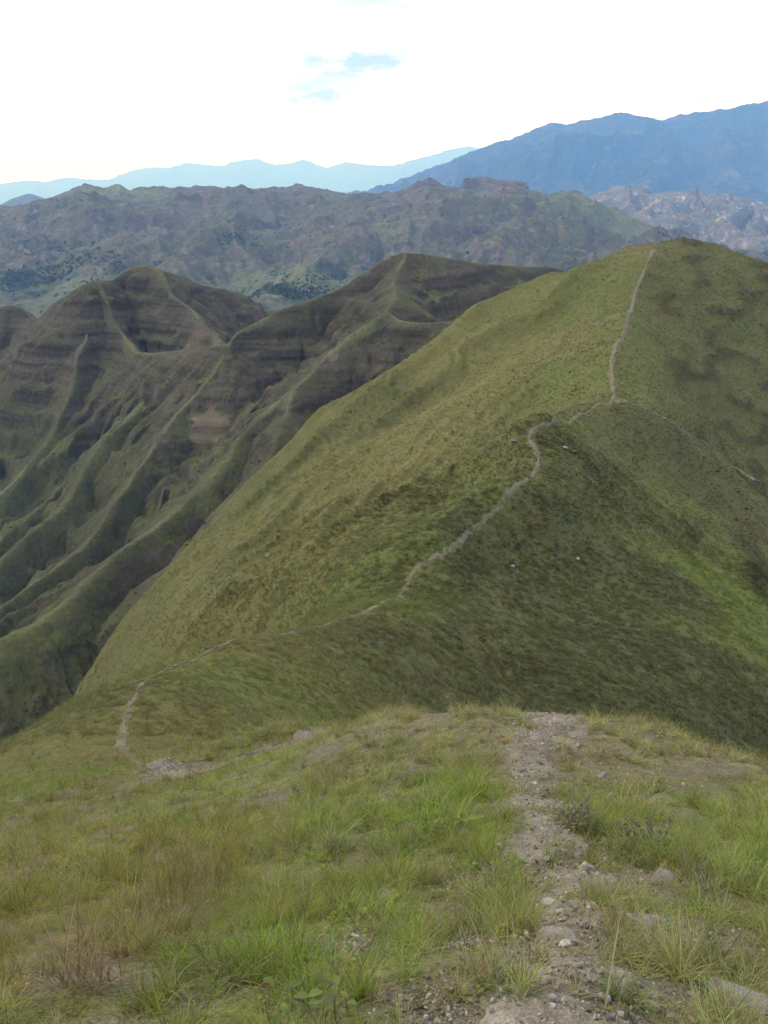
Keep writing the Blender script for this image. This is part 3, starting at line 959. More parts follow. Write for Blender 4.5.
# ================================================================== scattering of plants and stones (stuff)
def scatter(name, pts, rot, scl, idx, tint, protos, label, cat):
    pts = np.asarray(pts, np.float32)
    me = mesh_np(name, pts)
    n = len(pts)
    for nm, tp, arr, key in (('rot', 'FLOAT_VECTOR', rot, 'vector'), ('scl', 'FLOAT_VECTOR', scl, 'vector'), ('tint', 'FLOAT_COLOR', np.c_[tint, np.ones(n)], 'color')):
        at = me.attributes.new(nm, tp, 'POINT')
        at.data.foreach_set(key, np.ascontiguousarray(arr, np.float32).ravel())
    at = me.attributes.new('idx', 'INT', 'POINT')
    at.data.foreach_set('value', np.ascontiguousarray(idx, np.int32))
    o = bpy.data.objects.new(name, me)
    COL.objects.link(o)
    pc = bpy.data.collections.new(name + '_kinds')
    for k, (pm, mat) in enumerate(protos):
        if not pm.materials:
            pm.materials.append(mat)
        pc.objects.link(bpy.data.objects.new('%s_kind_%02d' % (name, k), pm))
    ng = bpy.data.node_groups.new(name, 'GeometryNodeTree')
    ng.interface.new_socket('Geometry', in_out='INPUT', socket_type='NodeSocketGeometry')
    ng.interface.new_socket('Geometry', in_out='OUTPUT', socket_type='NodeSocketGeometry')
    gi, go = ng.nodes.new('NodeGroupInput'), ng.nodes.new('NodeGroupOutput')
    iop = ng.nodes.new('GeometryNodeInstanceOnPoints')
    ci = ng.nodes.new('GeometryNodeCollectionInfo')
    ci.inputs['Collection'].default_value = pc
    ci.inputs['Separate Children'].default_value = True
    ci.inputs['Reset Children'].default_value = True
    iop.inputs['Pick Instance'].default_value = True

    def na(nm, tp):
        n_ = ng.nodes.new('GeometryNodeInputNamedAttribute')
        n_.data_type = tp
        n_.inputs['Name'].default_value = nm
        return n_.outputs['Attribute']
    lk = ng.links.new
    lk(gi.outputs[0], iop.inputs['Points'])
    lk(ci.outputs[0], iop.inputs['Instance'])
    lk(na('idx', 'INT'), iop.inputs['Instance Index'])
    e2r = ng.nodes.new('FunctionNodeEulerToRotation')
    lk(na('rot', 'FLOAT_VECTOR'), e2r.inputs[0])
    lk(e2r.outputs[0], iop.inputs['Rotation'])
    lk(na('scl', 'FLOAT_VECTOR'), iop.inputs['Scale'])
    lk(iop.outputs[0], go.inputs[0])
    md = o.modifiers.new('scatter', 'NODES')
    md.node_group = ng
    return tag(o, label, cat, kind='stuff')


def blades(name, n, h, hv, w, spread, lean, droop, segs=3, tips=None):
    """a tuft: n tapering, arching blades; a float per blade varies its colour"""
    a = rng.uniform(0, 2 * math.pi, n)
    r0 = spread * np.sqrt(rng.uniform(0, 1, n))
    a0 = rng.uniform(0, 2 * math.pi, n)
    H = h * (1 + hv * rng.uniform(-1, 1, n))
    ln = np.abs(rng.normal(lean, lean * 0.5, n))
    dr = rng.uniform(0.4, 1.3, n) * droop
    t = np.linspace(0, 1, segs + 1)
    rad = ln[:, None] * t * H[:, None] + dr[:, None] * H[:, None] * t ** 2.4
    zz = H[:, None] * (t - 0.45 * dr[:, None] * t ** 2.4) - 0.015
    px = (r0 * np.cos(a0))[:, None] + rad * np.cos(a)[:, None]
    py = (r0 * np.sin(a0))[:, None] + rad * np.sin(a)[:, None]
    tw = a + math.pi / 2 + rng.uniform(-0.9, 0.9, n)
    ww = w * rng.uniform(0.6, 1.3, n)[:, None] * (1 - t) ** 0.6 * 0.5 + 0.0002
    if tips:
        ww[:, -2] = tips
    wx, wy = np.cos(tw)[:, None] * ww, np.sin(tw)[:, None] * ww
    V = np.stack([np.stack([px - wx, py - wy, zz], -1), np.stack([px + wx, py + wy, zz], -1)], 2)  # n, seg+1, 2, 3
    k = np.arange(n * (segs + 1) * 2).reshape(n, segs + 1, 2)
    q = np.stack([k[:, :-1, 0], k[:, :-1, 1], k[:, 1:, 1], k[:, 1:, 0]], -1).reshape(-1, 4)
    me = mesh_np(name, V.reshape(-1, 3), quads=q)
    set_f(me, 'bv', np.repeat(rng.uniform(0, 1, n), (segs + 1) * 2))
    return me


def broad_leaves(name, n, h, leaf, seed):
    r = random.Random(seed)
    V, Q = [], []
    for i in range(n):
        a = r.uniform(0, 6.283)
        z0 = h * r.uniform(0.35, 1)
        base = Vector((math.cos(a) * 0.03, math.sin(a) * 0.03, z0))
        out = Vector((math.cos(a), math.sin(a), r.uniform(0.1, 0.7))).normalized()
        side = Vector((-math.sin(a), math.cos(a), 0))
        L_ = leaf * r.uniform(0.7, 1.2)
        k = len(V)
        for t, w in ((0, 0.04), (0.3, 0.24), (0.6, 0.27), (0.85, 0.15), (1, 0.01)):
            c = base + out * L_ * t + Vector((0, 0, -0.35 * L_ * t * t))
            V += [c - side * w * L_ + Vector((0, 0, w * L_ * 0.35)), c, c + side * w * L_ + Vector((0, 0, w * L_ * 0.35))]
        for s_ in range(4):
            for j in range(2):
                Q.append((k + s_ * 3 + j, k + s_ * 3 + j + 1, k + s_ * 3 + j + 4, k + s_ * 3 + j + 3))
    me = mesh_np(name, np.array(V), quads=np.array(Q))
    set_f(me, 'bv', np.repeat(rng.uniform(0, 0.6, n), 15))
    return me


def leafball(name, n, r, flat, leaf, stem=0):
    """a small bush: leaf faces through an uneven volume"""
    d = rng.normal(size=(n, 3))
    d /= np.linalg.norm(d, axis=1)[:, None]
    lob = 0.75 + 0.35 * np.sin(d[:, 0] * 3.1 + 1) * np.cos(d[:, 1] * 2.7) + 0.2 * rng.normal(size=n)
    c = d * (r * np.clip(lob, 0.3, 1.4) * rng.uniform(0.45, 1, n) ** 0.5)[:, None]
    c[:, 2] = np.abs(c[:, 2]) * flat + 0.05 * r
    u = rng.normal(size=(n, 3))
    u /= np.linalg.norm(u, axis=1)[:, None]
    w = np.cross(u, rng.normal(size=(n, 3)))
    w /= np.linalg.norm(w, axis=1)[:, None]
    L_ = leaf * rng.uniform(0.6, 1.4, n)[:, None]
    V = np.stack([c - u * L_, c + w * L_ * 0.45, c + u * L_, c - w * L_ * 0.45], 1)
    me = mesh_np(name, V.reshape(-1, 3), quads=np.arange(n * 4).reshape(n, 4))
    set_f(me, 'bv', np.repeat(rng.uniform(0, 1, n), 4))
    return me


def leaf_material(name, instanced=True, colour=None, transl=0.45):
    m = M(name, 0.6)
    c = m.attr('tint', 'INSTANCER').outputs['Color'] if instanced else None
    bv = m.attr('bv').outputs['Fac']
    if not instanced:
        r_ = m.n('ShaderNodeRGB')
        r_.outputs[0].default_value = (*colour, 1)
        c = r_.outputs[0]
    c2 = m.mix(m.rng(bv, 0.6, 1.0, 0, 0.5), c, (0.24, 0.20, 0.11))
    c2 = m.scale(c2, m.rng(bv, 0, 0.6, 0.6, 1.3))
    m.out(c2)
    tr = m.n('ShaderNodeBsdfTranslucent')
    m.l(c2, tr.inputs['Color'])
    mx = m.n('ShaderNodeMixShader')
    mx.inputs[0].default_value = transl
    m.l(m.b.outputs[0], mx.inputs[1])
    m.l(tr.outputs[0], mx.inputs[2])
    m.l(mx.outputs[0], m.t.nodes['Material Output'].inputs['Surface'])
    return m.m


MAT_BLADE = leaf_material('grass_blades')


def polar_points(n, r0, r1, amax, power):
    """n points, radius density ~ r**power between r0 and r1"""
    u = rng.uniform(0, 1, n)
    k = power + 1
    r = (r0 ** k + u * (r1 ** k - r0 ** k)) ** (1 / k) if abs(k) > 1e-6 else r0 * (r1 / r0) ** u
    a = R(1) * rng.uniform(-amax, amax, n)
    return r * np.sin(a), r * np.cos(a)


def jitter(c, v=0.25, h=0.10):
    n = len(c)
    c = c * (1 + v * rng.normal(size=(n, 1))).clip(0.45, 1.8)
    c = c * (1 + h * rng.normal(size=(n, 3))).clip(0.6, 1.4)
    return c.clip(0.01, 0.4)


# ---- foreground grass
PR = [
    (blades('blade_tuft', 30, 0.17, 0.50, 0.0046, 0.035, 0.45, 0.55), MAT_BLADE),
    (blades('blade_tuft', 24, 0.21, 0.45, 0.0042, 0.03, 0.38, 0.65), MAT_BLADE),
    (blades('blade_tuft', 34, 0.12, 0.50, 0.0048, 0.05, 0.60, 0.50), MAT_BLADE),
    (blades('blade_tuft', 34, 0.27, 0.35, 0.0030, 0.03, 0.28, 0.35), MAT_BLADE),      # tall fine tussock
    (blades('blade_tuft', 16, 0.10, 0.50, 0.0095, 0.04, 0.70, 0.60), MAT_BLADE),      # short broad leaves
    (blades('blade_tuft', 4, 0.34, 0.30, 0.0022, 0.05, 0.22, 0.25, 4, 0.0013), MAT_BLADE),   # seed stalks
    (blades('blade_tuft', 26, 0.045, 0.60, 0.0050, 0.10, 1.90, 0.50), MAT_BLADE),      # flat dead litter
    (broad_leaves('weed', 11, 0.05, 0.042, 21), MAT_BLADE),                              # small broad leaved weeds
]
gx, gy = [], []
for n, r0, r1, p in ((17000, 0.5, 5, 0.6), (27000, 5, 14, 0.3), (34000, 14, 60, 0.2)):
    a, b = polar_points(int(n * (1.7 if r1 < 10 else 1)), r0, r1, 66 if r1 < 10 else 38, p)
    gx.append(a), gy.append(b)
gx, gy = np.concatenate(gx), np.concatenate(gy)
gr = np.hypot(gx, gy)
gb = bare(gx, gy)
clump = fbm(gx / 0.38, gy / 0.38, 3, 201) + 0.5 * fbm(gx / 2.3, gy / 2.3, 2, 202)
keep = (rng.uniform(0, 1, len(gx)) < (1 - 0.93 * gb) * (0.52 + 1.0 * clump).clip(0.06, 1))
gx, gy, gr, gb, clump = gx[keep], gy[keep], gr[keep], gb[keep], clump[keep]
gz = zA(gx, gy)
vc = veg(gx, gy)
red = (vc[:, 0] > vc[:, 1] * 1.08)
n = len(gx)
pr = rng.uniform(0, 1, n)
idx = np.select([pr < 0.20, pr < 0.33, pr < 0.60, pr < 0.67, pr < 0.80, pr < 0.825], [0, 1, 2, 3, 4, 5], 6)
idx = np.where(pr > 0.93, 7, idx)
idx = np.where(pr > 0.94, 7, idx)
idx = np.where(red & (pr < 0.35), 3, idx)
tint = jitter(vc * np.array([1.66, 1.76, 1.24]), 0.36, 0.11)
straw = rng.uniform(0, 1, n) < 0.14
tint[straw] = jitter(np.tile([[0.31, 0.265, 0.155]], (straw.sum(), 1)), 0.2, 0.06)
tint[idx == 5] = jitter(np.tile([[0.32, 0.275, 0.175]], ((idx == 5).sum(), 1)), 0.2, 0.05)
tint[idx == 6] = jitter(np.tile([[0.28, 0.25, 0.175]], ((idx == 6).sum(), 1)), 0.2, 0.05)
sz = rng.uniform(0.34, 0.72, n) * (0.75 + 0.45 * clump).clip(0.4, 1.25) * (1 + 0.010 * gr.clip(0, 40))
wide = 1 + 0.018 * gr.clip(0, 50)
rot = np.stack([rng.normal(0, 0.12, n), rng.normal(0, 0.12, n), rng.uniform(0, 6.283, n)], -1)
scatter('grass', np.stack([gx, gy, gz], -1), rot, np.stack([sz * wide, sz * wide, sz], -1), idx, tint, PR, 'mixed green and straw coloured grass covering the foreground hill', 'grass')

# ---- tussocks over the saddle and the hill beyond
PT = [
    (blades('tussock', 34, 0.26, 0.4, 0.026, 0.20, 0.60, 0.5, 2), MAT_BLADE),
    (blades('tussock', 28, 0.22, 0.4, 0.030, 0.26, 0.80, 0.5, 2), MAT_BLADE),
    (blades('tussock', 30, 0.34, 0.3, 0.020, 0.15, 0.45, 0.5, 2), MAT_BLADE),
]
a1, b1 = polar_points(95000, 22, 110, 36, 0.5)
a2, b2 = polar_points(130000, 100, 255, 36, 0.3)
gx, gy = np.r_[a1, a2], np.r_[b1, b2]
gb = bare(gx, gy)
cl = fbm(gx / 4, gy / 4, 3, 211)
keep = (rng.uniform(0, 1, len(gx)) < (1 - gb) * (0.7 + 0.6 * cl).clip(0.15, 1))
gx, gy, cl = gx[keep], gy[keep], cl[keep]
gz = zA(gx, gy)
gr = np.hypot(gx, gy)
n = len(gx)
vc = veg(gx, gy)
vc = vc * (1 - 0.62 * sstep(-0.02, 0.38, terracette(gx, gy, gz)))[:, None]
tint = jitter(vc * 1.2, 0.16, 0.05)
sz = rng.uniform(0.5, 1.0, n) * (1 - 0.15 * sstep(60, 140, gr)) * (0.5 + 0.5 * sstep(28, 60, gr))
rot = np.stack([rng.normal(0, 0.15, n), rng.normal(0, 0.15, n), rng.uniform(0, 6.283, n)], -1)
scatter('grass', np.stack([gx, gy, gz], -1), rot, np.stack([sz * 1.5, sz * 1.5, sz * 0.62], -1), rng.integers(0, 3, n), tint, PT, 'tussock grass over the saddle and the hill beyond it', 'grass')

# ---- low dark scrub where the slope facing us is overgrown
PS = [(leafball('scrub_bush', 90, 0.42, 0.75, 0.07), MAT_BLADE), (leafball('scrub_bush', 70, 0.34, 0.95, 0.07), MAT_BLADE), (leafball('scrub_bush', 110, 0.50, 0.6, 0.075), MAT_BLADE)]
gx, gy = polar_points(60000, 42, 250, 36, 0.3)
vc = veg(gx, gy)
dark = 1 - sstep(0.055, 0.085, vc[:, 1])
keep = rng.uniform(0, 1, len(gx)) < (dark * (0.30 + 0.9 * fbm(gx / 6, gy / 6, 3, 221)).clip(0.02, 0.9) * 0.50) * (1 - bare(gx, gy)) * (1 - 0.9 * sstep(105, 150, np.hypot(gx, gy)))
gx, gy, vc = gx[keep], gy[keep], vc[keep]
gz = zA(gx, gy)
n = len(gx)
sz = 0.35 + 1.35 * rng.uniform(0, 1, n) ** 2.2
rot = np.stack([rng.normal(0, 0.15, n), rng.normal(0, 0.15, n), rng.uniform(0, 6.283, n)], -1)
base = np.array([[0.040, 0.050, 0.020], [0.060, 0.072, 0.028], [0.090, 0.068, 0.036], [0.082, 0.105, 0.034]])[rng.integers(0, 4, n)]
scatter('scrub', np.stack([gx, gy, gz], -1), rot, np.stack([sz, sz, sz], -1), rng.integers(0, 3, n), jitter(base, 0.2, 0.06), PS, 'low dark scrub dotted over the slope facing the camera', 'scrub')

# ---- shrubs on the eroded ridges
ii = rng.choice(BX.size, 60000, replace=False)
gx, gy, gz = BX.ravel()[ii], BY.ravel()[ii], BZ.ravel()[ii]
k = rng.uniform(0, 1, len(gx)) < (0.12 + 0.8 * fbm(gx / 25, gy / 25, 3, 231)).clip(0.02, 0.7) * sstep(3, 14, BD.ravel()[ii]) * (1 - sr.ravel()[ii])
gx, gy, gz = gx[k], gy[k], gz[k]
n = len(gx)
sz = 0.7 + 1.9 * rng.uniform(0, 1, n) ** 2
base = np.array([[0.042, 0.050, 0.024], [0.050, 0.056, 0.028], [0.055, 0.050, 0.030], [0.070, 0.080, 0.034]])[rng.integers(0, 4, n)]
scatter('scrub', np.stack([gx, gy, gz], -1), np.stack([0 * sz, 0 * sz, rng.uniform(0, 6.28, n)], -1), np.stack([sz, sz, sz * 0.8], -1), rng.integers(0, 3, n), jitter(base, 0.2, 0.06),
        [(leafball('scrub_bush', 60, 0.5, 0.7, 0.12), MAT_BLADE), (leafball('scrub_bush', 50, 0.4, 0.9, 0.12), MAT_BLADE), (leafball('scrub_bush', 70, 0.6, 0.5, 0.12), MAT_BLADE)],
        'dark shrubs clinging to the eroded ridges', 'scrub')

# ---- woods in the valley beyond
ii = rng.choice(CX.size, 150000, replace=False)
gx, gy, gz = CX.ravel()[ii], CY.ravel()[ii], CZ_.ravel()[ii]
wd = fbm(gx / 330, gy / 330, 5, 241) - 0.35 - 0.9 * sstep(-150, 20, gz)
k = rng.uniform(0, 1, len(gx)) < sstep(-0.25, 0.35, wd) * 0.7 + 0.012
gx, gy, gz = gx[k], gy[k], gz[k]
n = len(gx)
sz = rng.uniform(2.5, 5.5, n)
scatter('woods', np.stack([gx, gy, gz - 1], -1), np.stack([0 * sz, 0 * sz, rng.uniform(0, 6.28, n)], -1), np.stack([sz, sz, sz], -1), rng.integers(0, 2, n),
        jitter(np.tile([[0.034, 0.056, 0.026]], (n, 1)), 0.25, 0.08), [(leafball('far_tree', 70, 0.8, 0.9, 0.3), MAT_BLADE), (leafball('far_tree', 60, 0.7, 1.2, 0.3), MAT_BLADE)],
        'dark green woods in the valley below the mesa range', 'woods')


# ================================================================== stones
def rock_mesh(name, sx, sy, sz, seed, sub=3, planes=12, rough=0.03):
    bm = bmesh.new()
    bmesh.ops.create_icosphere(bm, subdivisions=sub, radius=1)
    r = random.Random(seed)
    pl = []
    for _ in range(planes):
        d = Vector((r.gauss(0, 1), r.gauss(0, 1), r.gauss(0, 1))).normalized()
        pl.append((d, r.uniform(0.42, 0.80)))
    off = Vector((r.uniform(0, 50), r.uniform(0, 50), 0))
    for v in bm.verts:
        c = v.co.copy()
        for d, k in pl:
            e = c.dot(d) - k
            if e > 0:
                c -= d * e
        c *= 1 + rough * mnoise.fractal(c * 2.3 + off, 1.0, 2.0, 4)
        v.co = Vector((c.x * sx, c.y * sy, c.z * sz))
    me = bpy.data.meshes.new(name)
    bm.to_mesh(me)
    bm.free()
    me.polygons.foreach_set('use_smooth', [False] * len(me.polygons))
    return me


def stone_material(name, c1, c2, s=14):
    m = M(name, 0.85)
    tc = m.n('ShaderNodeTexCoord')
    oi = m.n('ShaderNodeObjectInfo')
    v = m.n('ShaderNodeVectorMath', operation='ADD')
    m.l(tc.outputs['Object'], v.inputs[0])
    m.l(oi.outputs['Location'], v.inputs[1])
    n1, n2 = m.noise(s, 5, 0.65, vec=v.outputs[0]), m.noise(s * 7, 4, 0.7, vec=v.outputs[0])
    c = m.mix(m.rng(n1, 0.35, 0.65), c1, c2)
    c = m.scale(c, m.rng(n2, 0.3, 0.7, 0.7, 1.25))
    c = m.scale(c, m.rng(oi.outputs['Random'], 0, 1, 0.75, 1.2))
    m.bump(n2, 0.6, 0.01)
    return m.out(c)


ST = {
    'white': stone_material('white_stone', (0.27, 0.245, 0.205), (0.44, 0.415, 0.37)),
    'grey': stone_material('grey_stone', (0.17, 0.155, 0.135), (0.27, 0.25, 0.22)),
    'dark': stone_material('dark_stone', (0.085, 0.078, 0.068), (0.15, 0.135, 0.12)),
    'tan': stone_material('tan_stone', (0.24, 0.20, 0.15), (0.34, 0.29, 0.225)),
}


def stone(u, v, wpx, hpx, mat, label, seed, depth=1.0, group=None, name='stone', sink=0.25, sub=3):
    p = hit(u, v)
    dist = np.linalg.norm(p)
    k = dist / math.hypot(F, math.hypot(u - 384, v - 512))
    sx, sz = wpx * k * 0.5 * 1.25, hpx * k * 0.5 * 1.25
    me = rock_mesh(name, sx, sx * depth, sz, seed, sub)
    o = link(name, me, ST[mat])
    o.location = (p[0], p[1], zA(p[0], p[1]) + sz * (0.75 - sink - 0.25))
    o.rotation_euler = (0, 0, random.Random(seed).uniform(-0.5, 0.5))
    return tag(o, label, 'stone', group)


SG = 'stones lying on and beside the footpath'
stone(588, 873, 14, 17, 'white', 'white angular stone standing out at the right edge of the dirt path', 1, group=SG)
stone(592, 909, 14, 10, 'white', 'pale flat stone on the path edge just below the white angular stone', 2, group=SG)
stone(566, 944, 46, 22, 'grey', 'large flat grey rock embedded in the lower path with a small pale stone on it', 3, 0.8, SG, 'rock', 0.35, 4)
stone(564, 950, 13, 10, 'white', 'small pale stone sitting on the large flat grey rock in the path', 4, group=SG, sink=-0.5)
stone(526, 996, 36, 14, 'grey', 'long low grey rock at the left edge of the path near the bottom', 5, 0.7, SG, 'rock', 0.35, 4)
stone(553, 1009, 11, 9, 'white', 'rounded white pebble near the bottom of the path, left one of the pair', 6, group=SG)
stone(582, 1012, 13, 7, 'white', 'flat white pebble near the bottom of the path, right one of the pair', 7, group=SG)
stone(740, 1003, 58, 34, 'grey', 'biggest grey boulder half buried in grass in the bottom right corner', 8, 0.9, SG, 'boulder', 0.4, 4)
stone(534, 786, 10, 6, 'white', 'pale stone at the left side of the path where it narrows', 9, group=SG)
stone(546, 775, 11, 8, 'grey', 'grey stone with a dark underside on the path just below the brow', 10, group=SG)
stone(541, 862, 13, 8, 'tan', 'tan stone in the middle of the path above the flat stones', 11, group=SG)
stone(556, 880, 16, 7, 'tan', 'broad flat tan stone lying flush in the middle of the path', 12, 0.8, SG)
stone(515, 893, 12, 8, 'tan', 'tan stone by the left grass edge of the path', 13, group=SG)
stone(551, 906, 20, 8, 'white', 'wide pale slab across the middle of the path', 14, 0.7, SG, 'stone', 0.35)
stone(672, 1018, 11, 8, 'white', 'white pebble in bare soil right of the path at the bottom edge', 15, group=SG)
stone(640, 924, 36, 18, 'grey', 'low grey outcrop in the bare soil right of the path', 16, 0.8, SG, 'rock', 0.4, 4)
stone(666, 880, 24, 18, 'grey', 'grey rock showing through thin grass right of the path, above the low outcrop', 17, 0.9, SG, 'rock', 0.35, 4)
stone(684, 948, 22, 11, 'dark', 'dark flat rock between grass clumps in the right foreground', 18, 0.9, SG, 'rock', 0.35)
stone(328, 952, 24, 16, 'dark', 'dark brown rock in a gap of the grass left of the path', 19, 0.9, SG, 'rock', 0.3)
stone(143, 940, 20, 9, 'dark', 'small dark rock in the grass of the left foreground', 20, 0.9, SG, 'rock', 0.3)
stone(386, 896, 22, 12, 'grey', 'grey rock lying in short grass left of the path', 21, 0.9, SG, 'rock', 0.3)
stone(380, 805, 18, 9, 'grey', 'weathered grey rock among tufts below the brow left of the path', 22, 0.9, SG, 'rock', 0.3)
stone(604, 778, 14, 10, 'grey', 'grey stone in the grass right of the path under the brow', 23, group=SG)
HG = 'rocks on the slope of the saddle'
stone(565, 449, 5, 4, 'tan', 'upper white rock of the pair on the dark slope facing the camera', 31, group=HG, sink=0, name='rock')
stone(578, 560, 5, 4, 'tan', 'lower white rock of the pair on the dark slope facing the camera', 32, group=HG, sink=0, name='rock')
stone(628, 627, 6, 4, 'dark', 'single dark grey rock low on the dark slope above the right hollow', 33, group=HG, sink=0, name='rock')
stone(514, 441, 12, 3, 'dark', 'long dark grey rock outcrop left of the path on the knob of the saddle', 34, 0.6, HG, 'rock', 0.1)
stone(573, 452, 8, 3, 'dark', 'short dark grey rock right of the path on the knob of the saddle', 35, 0.7, HG, 'rock', 0.1)
stone(528, 477, 5, 4, 'dark', 'dark rock at the edge of the path below the knob', 36, group=HG, sink=0, name='rock')
stone(513, 568, 6, 4, 'grey', 'grey rock in scrub left of the two white rocks', 37, group=HG, sink=0, name='rock')
stone(752, 480, 7, 4, 'grey', 'grey rock on the faint trail at the right edge', 38, group=HG, sink=0, name='rock')
stone(455, 635, 4, 3, 'grey', 'small grey rock on the slope below the saddle path', 39, group=HG, sink=0, name='rock')

# many small loose stones on the trodden path
kinds = [(rock_mesh('stone', 1, rng.uniform(0.6, 1), rng.uniform(0.4, 0.7), 300 + k, 3, 13), ST[('tan', 'grey', 'white', 'tan')[k % 4]]) for k in range(8)]
for me, mt in kinds:
    me.materials.append(mt)
placed = 0
while placed < 150:
    q = NP_[rng.integers(0, 200)]
    off = rng.normal(0, 0.55)
    x, y = q[0] + off * q[2] * 1.2, q[1] + rng.uniform(-0.1, 0.1)
    if y < 1.25 or y > 9:
        continue
    s = 0.007 + 0.018 * rng.uniform() ** 2.2 + 0.0012 * y
    o = bpy.data.objects.new('loose_stone', kinds[placed % 8][0])
    COL.objects.link(o)
    o.location = (x, y, float(zA(x, y)) + s * 0.22 + 0.016)
    o.rotation_euler = (rng.uniform(-0.3, 0.3), rng.uniform(-0.3, 0.3), rng.uniform(0, 6.28))
    o.scale = (s, s, s)
    tag(o, 'small loose stone lying on the trodden dirt of the near footpath', 'stone', 'small loose stones on the near footpath')
    placed += 1

# gravel
MAT_GRAV = M('gravel', 0.9)
MAT_GRAV.out(MAT_GRAV.attr('tint', 'INSTANCER').outputs['Color'])
qi = rng.integers(0, len(NP_), 16000)
q = NP_[qi]
gx, gy = q[:, 0] + rng.normal(0, 0.6, len(q)) * q[:, 2], q[:, 1] + rng.normal(0, 0.1, len(q))
ex = []
for p, r, a in BARE:
    ex.append(np.stack([p[0] + rng.normal(0, r * 0.6, 350), p[1] + rng.normal(0, r * 0.6, 350)], -1))
ex = np.concatenate(ex)
gx, gy = np.r_[gx, ex[:, 0]], np.r_[gy, ex[:, 1]]
k = (np.hypot(gx, gy) < 15) & (gy > 0.6)
gx, gy = gx[k], gy[k]
gr = np.hypot(gx, gy)
n = len(gx)
sz = (0.003 + 0.010 * rng.uniform(0, 1, n) ** 3) * (1 + 0.05 * gr)
base = np.array([[0.24, 0.205, 0.155], [0.19, 0.17, 0.14], [0.33, 0.30, 0.255], [0.13, 0.11, 0.09]])[rng.integers(0, 4, n)]
onp = path_d(gx, gy) < 1.0
scatter('gravel', np.stack([gx, gy, zA(gx, gy) + np.where(onp, 0.012 + 0.0016 * gr, 0.002)], -1), rng.uniform(-3, 3, (n, 3)), np.stack([sz, sz, sz * 0.7], -1), rng.integers(0, 3, n), jitter(base, 0.2, 0.03),
        [(rock_mesh('pebble', 1, 0.8, 0.7, 400 + k, 1, 6), MAT_GRAV.m) for k in range(3)], 'fine gravel and crumbs of rock on the bare soil', 'gravel')


# ================================================================== single plants that stand out
def plant(u, v, name, label, cat, parts, group=None, rz=0.0):
    p = hit(u, v)
    root = bpy.data.objects.new(name, None)
    root.empty_display_size = 0.1
    COL.objects.link(root)
    root.location = (p[0], p[1], float(zA(p[0], p[1])))
    root.rotation_euler = (0, 0, rz)
    tag(root, label, cat, group)
    for pn, me, mt in parts:
        link(pn, me, mt, root)
    return root


def lm(c, t=0.3):
    return leaf_material('leaf', False, c, t)


B_RED, B_STRAW, B_LIME, B_GREEN, B_GREY = lm((0.21, 0.15, 0.075)), lm((0.33, 0.28, 0.18)), lm((0.19, 0.26, 0.05)), lm((0.13, 0.17, 0.045)), lm((0.135, 0.140, 0.085))
B_BROWN = lm((0.19, 0.145, 0.07))
B_SHOOT = lm((0.13, 0.05, 0.035))
TG = 'grass clumps that stand out in the foreground'
plant(90, 985, 'grass_clump', 'reddish brown upright grass clump in the bottom left foreground', 'grass clump',
      [('blades', blades('blades', 130, 0.22, 0.4, 0.0028, 0.10, 0.40, 0.35), B_RED), ('seed_stalks', blades('seed_stalks', 12, 0.30, 0.2, 0.0024, 0.08, 0.22, 0.2, 4, 0.0011), B_STRAW)], TG)
plant(190, 905, 'grass_clump', 'widest brown grass clump with tall fine stalks in the left foreground', 'grass clump',
      [('blades', blades('blades', 240, 0.28, 0.35, 0.0030, 0.24, 0.22, 0.25), B_BROWN), ('seed_stalks', blades('seed_stalks', 24, 0.40, 0.2, 0.0024, 0.22, 0.14, 0.15, 4, 0.0011), B_RED)], TG)
plant(440, 832, 'grass_clump', 'bright lime green leafy grass clump left of the path', 'grass clump',
      [('blades', blades('blades', 110, 0.20, 0.4, 0.0085, 0.15, 0.34, 0.45), B_LIME)], TG)
plant(318, 838, 'grass_clump', 'lime green grass clump farther left of the path than the leafy one', 'grass clump',
      [('blades', blades('blades', 110, 0.18, 0.4, 0.0065, 0.16, 0.34, 0.45), B_LIME)], TG)
plant(505, 985, 'grass_clump', 'green arching grass clump hanging over the left edge of the path at the bottom', 'grass clump',
      [('blades', blades('blades', 70, 0.10, 0.4, 0.0042, 0.07, 0.36, 0.5), B_GREEN), ('seed_stalks', blades('seed_stalks', 6, 0.22, 0.2, 0.002, 0.05, 0.3, 0.2, 4, 0.0011), B_STRAW)], TG)
plant(628, 1005, 'grass_clump', 'green grass tuft in bare soil at the right edge of the path at the bottom', 'grass clump',
      [('blades', blades('blades', 70, 0.10, 0.4, 0.0036, 0.05, 0.40, 0.5), B_GREEN)], TG)
plant(715, 975, 'grass_clump', 'dense green grass clump behind the big boulder on the right', 'grass clump',
      [('blades', blades('blades', 140, 0.16, 0.4, 0.0036, 0.12, 0.36, 0.45), B_GREEN)], TG)
plant(760, 890, 'grass_clump', 'yellow green grass clump at the right border of the foreground', 'grass clump',
      [('blades', blades('blades', 140, 0.20, 0.4, 0.0045, 0.16, 0.30, 0.45), B_LIME)], TG)
plant(545, 965, 'grass_clump', 'small dry grass tuft growing from the large flat rock in the path', 'grass clump',
      [('blades', blades('blades', 60, 0.07, 0.4, 0.003, 0.05, 0.45, 0.4), B_BROWN)], TG)


